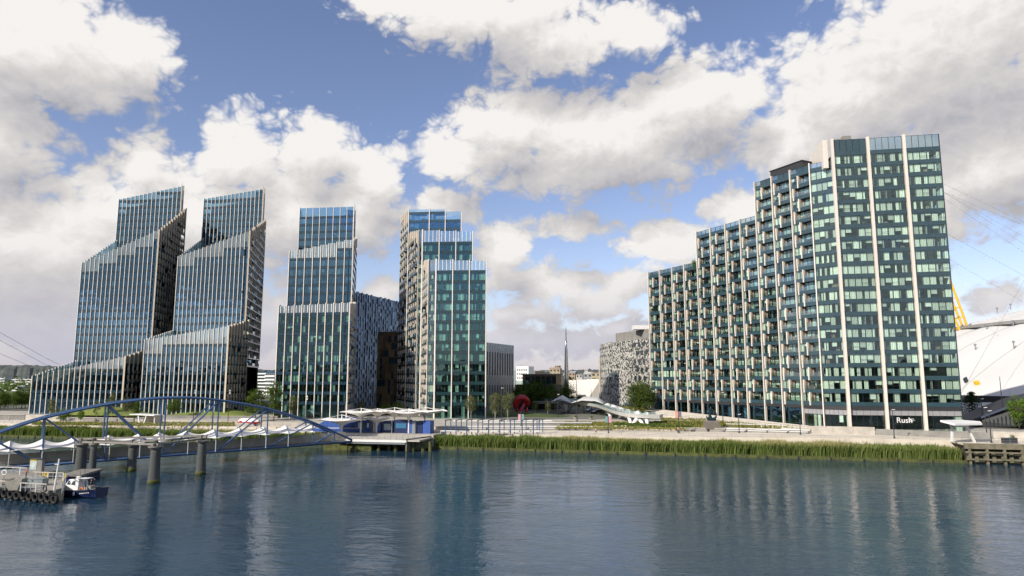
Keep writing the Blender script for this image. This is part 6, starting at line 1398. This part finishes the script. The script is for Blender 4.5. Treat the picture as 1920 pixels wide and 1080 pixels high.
# ------------------------------------------------------------------ pontoon, tyres and workboat
PONT = mat('pontoon_grey_paint', (.30, .29, .25), .7, var=.4, vscale=.6, col2=(.12, .11, .08)); TYRE = mat('tyre_rubber', (.018, .018, .018), .8, var=.3, vscale=3); YEL2 = mat('yellow_line_paint', (.65, .50, .03), .5)
def pontoon():
    c3, c4 = G(93, 944, 0), G(119, 937, 0); c1 = G(-80, 925, 0); dirx = (c3 - c1).normalized(); bk = Vector((-dirx.y, dirx.x, 0)); H = 1.55
    c5 = c4 * 1.09; c0 = c1 * 1.13; cm = c4 * 1.13 - dirx * 1.5
    poly = [c1, c3, c4, c5, cm, c0]; b = empty('mooring_pontoon', c3, 'grey landing pontoon with tyre fenders at the lower left', 'pontoon')
    mb = MB(); mb.prism(ccw([(p.x, p.y) for p in poly]), -.8, H); mb.build('hull', PONT, b)
    mb = MB(); mb.prism(ccw([(p.x, p.y) for p in poly]), H + .004, H + .1); mb.build('deck_plate', mat('deck_tread', (.34, .31, .26), .8, var=.4, vscale=.7), b)
    f = Fr(c1, c3); mb = MB(); mb.beam(f.p(0, .12, H - .1), f.p(f.w, .12, H - .1), .22, .25); mb.build('rubbing_strake', BEAMM, b)
    n = 16
    for k in range(-1, 12):
        px = 92 - k * 12.3; fr_u = None
        p = G(px, 930 + px * .095, .62); p = c1 + dirx * ((p - c1).dot(dirx)); p.z = .68 + .06 * (k % 3); 
        if k == -1: p = c3 + (c4 - c3) * .15; p.z = 1.0
        t = empty('tyre_fender', p, f'{["upper corner", "first", "second", "third", "fourth", "fifth", "sixth", "seventh", "eighth", "ninth", "tenth", "eleventh", "twelfth"][k + 1]} black tyre fender from the pontoon corner', 'tyre', 'tyre fenders on the pontoon'); vs = []; fs = []
        R0, r0, m_ = .50, .20, 8; nrm = -bk
        for i in range(n):
            a = 2 * math.pi * i / n; rad = dirx * math.cos(a) + Vector((0, 0, math.sin(a)))
            for j in range(m_): q = 2 * math.pi * j / m_; vs.append(p + nrm * (.30 + r0 * 1.2 * math.sin(q)) + rad * (R0 + r0 * math.cos(q)))
        for i in range(n):
            for j in range(m_): fs.append((i * m_ + j, i * m_ + (j + 1) % m_, ((i + 1) % n) * m_ + (j + 1) % m_, ((i + 1) % n) * m_ + j))
        mb = MB(); mb.add(vs, fs); mb.build('tyre', TYRE, t, True); mb = MB(); mb.tube([p + nrm * .3 + Vector((0, 0, R0)), p + nrm * .12 + Vector((0, 0, H - p.z + .05))], .035, 5); mb.build('hanging_chain', DARK, t)
    f2 = Fr(c3, c4)
    for u in (.35, .8): block('yellow_stripe', YEL2, f2.M(f2.w * u - .05, f2.w * u + .05, 0, .03, 0, H + .1), b)
    # deck railings
    def rail(p, q, label, hgt=1.1, n=6, col=None):
        r = empty('deck_rail', p, label, 'railing', 'pontoon railings')
        for i in range(n + 1): w = p.lerp(q, i / n); mb = MB(); mb.beam(w, w + Vector((0, 0, hgt)), .09, .09, Vector((1, 0, 0))); mb.build('post', GREYM if i % 3 else WHITE, r)
        mb = MB(); mb.beam(p + Vector((0, 0, hgt)), q + Vector((0, 0, hgt)), .10, .12); mb.build('top_rail', col or CONC, r); mb = MB(); mb.tube([p + Vector((0, 0, hgt * .5)), q + Vector((0, 0, hgt * .5))], .03, 5); mb.build('mid_rail', GREYM, r)
    D = H + .1; at = lambda u, v, z=D: c3 + dirx * u + bk * v + Vector((0, 0, z))
    ap = lambda px, py: G(px, py, D)
    rail(ap(38, 921), ap(86, 924), 'front railing of the pontoon right of the gangway bin', n=5); rail(ap(-40, 914), ap(22, 919), 'front railing of the pontoon at the left edge', n=5)
    rail(ap(61, 899), ap(118, 901), 'rear right railing of the pontoon'); rail(ap(-40, 887), ap(50, 891), 'rear left railing of the pontoon', n=7); rail(ap(122, 908), ap(116, 925), 'yellow posted railing at the rear end of the pontoon', 1.5, 4, YEL2)
    # mast
    p = ap(101, 923); m = empty('white_mast', p, 'white mast standing on the pontoon corner', 'mast'); mb = MB(); mb.tube([p, p + Vector((.35, 0, 4.3))], [.13, .10], 8); mb.build('pole', WHITE, m); mb = MB(); mb.beam(p + Vector((-.2, 0, 3.6)), p + Vector((.4, 0, 3.65)), .1, .1); mb.build('crosstree', WHITE, m)
    # tilted bin, cabinet, sign, life ring, flat lockers
    p = ap(28, 918); m = empty('tilted_hopper', p, 'grey tilted hopper on the pontoon deck', 'hopper'); mb = MB(); vs = [(-.5, -.6, 0), (.7, -.6, 0), (1.3, -.6, 1.5), (-1.1, -.6, 1.2), (-.5, .6, 0), (.7, .6, 0), (1.3, .6, 1.5), (-1.1, .6, 1.2)]; mb.add([p + Vector(v) for v in vs], [(0, 1, 2, 3), (5, 4, 7, 6), (1, 5, 6, 2), (4, 0, 3, 7), (0, 4, 5, 1)]); mb.build('bucket', PONT, m); block('teal_flap', mat('teal_panel', (.08, .19, .21), .5), Matrix.Translation(p + Vector((1.3, .2, .9))) @ Matrix.Rotation(.5, 4, 'Y') @ Matrix.Diagonal((.8, .9, .1, 1)), m)
    p = ap(68, 892); m = empty('notice_kiosk', p, 'grey notice kiosk with a pale poster on the pontoon', 'kiosk'); block('cabinet', CONCD, Matrix.Translation(p + Vector((0, 0, 1.25))) @ Matrix.Diagonal((1.9, .7, 2.5, 1)), m); block('poster', mat('pale_poster', (.55, .62, .6), .5, var=.4, vscale=2), Matrix.Translation(p + Vector((-.35, -.37, 1.6))) @ Matrix.Diagonal((1.0, .03, 1.3, 1)), m); block('roof', DARK, Matrix.Translation(p + Vector((0, 0, 2.57))) @ Matrix.Diagonal((2.1, .9, .12, 1)), m); block('yellow_strip', YEL2, Matrix.Translation(p + Vector((-.4, -.38, 2.38))) @ Matrix.Diagonal((.9, .03, .16, 1)), m)
    for k, (u, v, sx, sy, h, c_, lab) in enumerate(((66, 910, 2.8, 1.3, .9, (.25, .29, .30), 'long grey deck locker on the pontoon'), (88, 897, 1.2, .6, .8, (.62, .45, .03), 'yellow storage chest before the rear pontoon railing'), (14, 914, 1.1, .8, 1.1, (.20, .19, .16), 'dark square bollard box behind the left railing'), (97, 897, .9, .7, 1.0, (.04, .04, .04), 'black winch box by the rear railing'))):
        p = ap(u, v); m = empty('deck_locker', p, lab, 'locker', 'deck boxes'); cm_ = mat('locker_%d' % k, c_, .6, var=.3, vscale=1); block('box', cm_, Matrix.Translation(p + Vector((0, 0, h / 2))) @ Matrix.Diagonal((sx, sy, h, 1)), m); block('lid', cm_, Matrix.Translation(p + Vector((0, 0, h + .04))) @ Matrix.Diagonal((sx + .1, sy + .1, .08, 1)), m); block('latch', DARK, Matrix.Translation(p + Vector((0, -sy / 2 - .03, h * .8))) @ Matrix.Diagonal((.2, .05, .12, 1)), m)
    p = ap(6, 907); m = empty('dial_sign', p, 'round white dial on a post at the left of the pontoon', 'sign'); mb = MB(); mb.tube([p, p + Vector((0, 0, 1.5))], .05, 6); mb.build('post', GREYM, m); mb = MB(); mb.tube([p + Vector((0, -.05, 1.6)), p + Vector((0, .05, 1.6))], .38, 16); mb.build('dial', WHITE, m); mb = MB(); mb.tube([p + Vector((0, -.07, 1.6)), p + Vector((0, -.06, 1.6))], .26, 16); mb.build('dial_face', GREYM, m)
    def ring(p, label, col, nrm=-bk):
        m = empty('life_ring', p, label, 'life ring'); vs = []; fs = []; N, K = 16, 6
        for i in range(N):
            a = 2 * math.pi * i / N; rad = dirx * math.cos(a) + Vector((0, 0, math.sin(a)))
            for j in range(K): q = 2 * math.pi * j / K; vs.append(p + nrm * (.08 * math.sin(q)) + rad * (.34 + .09 * math.cos(q)))
        for i in range(N):
            for j in range(K): fs.append((i * K + j, i * K + (j + 1) % K, ((i + 1) % N) * K + (j + 1) % K, ((i + 1) % N) * K + j))
        mb = MB(); mb.add(vs, fs); mb.build('ring', col, m, True)
    ring(ap(84, 924) + Vector((0, -.08, .55)), 'dark life ring hanging on the front pontoon railing', DARK)
    return at, dirx, bk, D
AT, DX, BKV, DZ = pontoon()
def workboat():
    o = G(150, 930, 0); yaw = math.atan2(DX.y, DX.x) + R(6); M = Matrix.Translation(o) @ Matrix.Rotation(yaw, 4, 'Z') @ Matrix.Scale(.84, 4)
    b = empty('workboat', o, 'dark blue hulled workboat with white cabin moored behind the pontoon', 'boat'); HUL = mat('navy_hull_paint', (.012, .022, .075), .3, coat=.4); n = 12; vs = []; fs = []
    for i in range(n + 1):
        t = i / n; x = -4.3 + 9.0 * t; w = 1.55 * (1 - max(0, t - .62) ** 2 * 1.2); zt = 1.0 + .55 * t ** 2.2; kz = -.4
        vs += [(x, -w, zt), (x, -w * .86, .15), (x, 0, kz), (x, w * .86, .15), (x, w, zt)]
    for i in range(n):
        for k in range(4): a = i * 5 + k; fs.append((a, a + 1, a + 6, a + 5))
    mb = MB(); mb.add(vs, fs + [(0, 4, 3, 2, 1), (n * 5, n * 5 + 1, n * 5 + 2, n * 5 + 3, n * 5 + 4)]); mb.build('hull', HUL, b, M=M)
    dk = []; 
    for i in range(n + 1): dk += [(vs[i * 5][0], vs[i * 5][1] * .95, vs[i * 5][2] - .22), (vs[i * 5 + 4][0], vs[i * 5 + 4][1] * .95, vs[i * 5 + 4][2] - .22)]
    mb = MB(); mb.add(dk, [(2 * i, 2 * i + 2, 2 * i + 3, 2 * i + 1) for i in range(n)]); mb.build('deck', CONCD, b, M=M)
    mb = MB(); mb.tube([Vector(vs[i * 5]) for i in range(n + 1)], .09, 6); mb.tube([Vector(vs[i * 5 + 4]) for i in range(n + 1)], .09, 6); tag(mb.build('gunwale', DARK, b, M=M))
    prof = [(-2.5, .9), (-2.2, 1.9), (-1.7, 2.75), (-.1, 3.0), (.5, 2.9), (.5, .9)]; k = len(prof); vv = [(x, s_ * (1.05 if z < 2 else .85), z) for s_ in (-1, 1) for x, z in prof]
    mb = MB(); mb.add(vv, [tuple(range(k)), tuple(range(k, 2 * k))[::-1]] + [(i, k + i, k + (i + 1) % k, (i + 1) % k) for i in range(k)]); mb.build('cabin', WHITE, b, M=M)
    for s_ in (-1, 1):
        for (x0, x1) in ((-1.95, -1.15), (-.95, -.15)):
            y0, y1 = s_ * 1.065, s_ * .905; mb = MB(); mb.add([(x0, y0 * .99, 1.95), (x1, y0 * .99, 1.95), (x1 - .03, y1, 2.62), (x0 + .22, y1, 2.62)], [(0, 1, 2, 3)]); mb.build('cabin_window', SPAN, b, M=M)
    mb = MB(); mb.add([(-2.5, -.75, 1.5), (-2.5, .75, 1.5), (-1.98, .7, 2.5), (-1.98, -.7, 2.5)], [(0, 1, 2, 3)]); mb.build('windscreen', SPAN, b, M=M)
    for s_ in (-.95, .95): mb = MB(); mb.tube([(.5, s_, 2.9), (1.5, s_, 2.95), (1.95, s_, 2.6), (2.2, s_, 1.0)], .09, 6); mb.build('awning_frame', DARK, b, M=M)
    mb = MB(); mb.box(.5, 1.6, -.95, .95, 2.9, 2.98); mb.build('awning', WHITE, b, M=M); mb = MB(); mb.box(1.0, 1.6, -.3, .3, .8, 1.7); mb.build('console', WHITE, b, M=M)
    mb = MB(); mb.box(2.4, 3.0, -.7, .2, 1.0, 1.9); mb.build('engine_box', CONCD, b, M=M); mb = MB(); mb.lathe((-.6, 0, 3.0), [(.35, 0), (.4, .12), (.2, .25)], 10); mb.build('radar_dome', WHITE, b, M=M); mb = MB(); mb.tube([(.2, .4, 2.9), (.2, .4, 4.6)], .03, 5); mb.build('aerial', DARK, b, M=M); mb = MB(); mb.tube([(.3, -.5, 2.9), (.3, -.5, 4.2)], .03, 5); mb.build('aerial', DARK, b, M=M)
    mb = MB(); mb.lathe((.6, -1.75, .35), [(.05, 0), (.16, .1), (.16, .55), (.05, .65)], 10); mb.build('white_fender', WHITE, b, M=M)
    for k in range(9): mb = MB(); mb.box(1.6 + k * .24, 1.72 + k * .24, -1.58, -1.535, .62 + k * .03, .78 + k * .03); mb.build('name_letter', WHITE, b, M=M)
    rg = []; p = M @ Vector((1.6, -1.2, 1.25)); m = empty('orange_life_ring', p, 'orange life ring on the workboat side', 'life ring'); v2 = []; f2 = []
    for i in range(14):
        a = 2 * math.pi * i / 14; rad = DX * math.cos(a) + Vector((0, 0, math.sin(a)))
        for j in range(6): q = 2 * math.pi * j / 6; v2.append(p - BKV * (.08 * math.sin(q)) + rad * (.3 + .09 * math.cos(q)))
    for i in range(14):
        for j in range(6): f2.append((i * 6 + j, i * 6 + (j + 1) % 6, ((i + 1) % 14) * 6 + (j + 1) % 6, ((i + 1) % 14) * 6 + j))
    mb = MB(); mb.add(v2, f2); mb.build('ring', mat('orange_plastic', (.75, .16, .03), .5), m, True)
    person(M @ Vector((2.0, .3, .85)), yaw + R(180), 'crew member in dark jacket standing in the workboat', (.015, .018, .025), (.05, .05, .06), .05)
    person(G(48, 900, DZ), yaw + R(60), 'worker in orange and blue standing on the pontoon', (.45, .12, .06), (.03, .08, .15), .05)
workboat()
def ramp_block():
    a, c = G(150, 905, 0), G(188, 893, 0); b = empty('floating_fender_block', a, 'grey floating block with blue side behind the workboat', 'float'); f = Fr(a, c); block('float_hull', mat('blue_float_paint', (.02, .03, .16), .4), f.M(0, f.w, -3, 0, -.5, .9), b); block('float_deck', BEAMM, f.M(-.2, f.w + .3, -3.2, .2, .905, 1.25), b); block('bumper', DARK, f.M(.5, f.w - .5, .01, .2, .3, .6), b)
ramp_block()
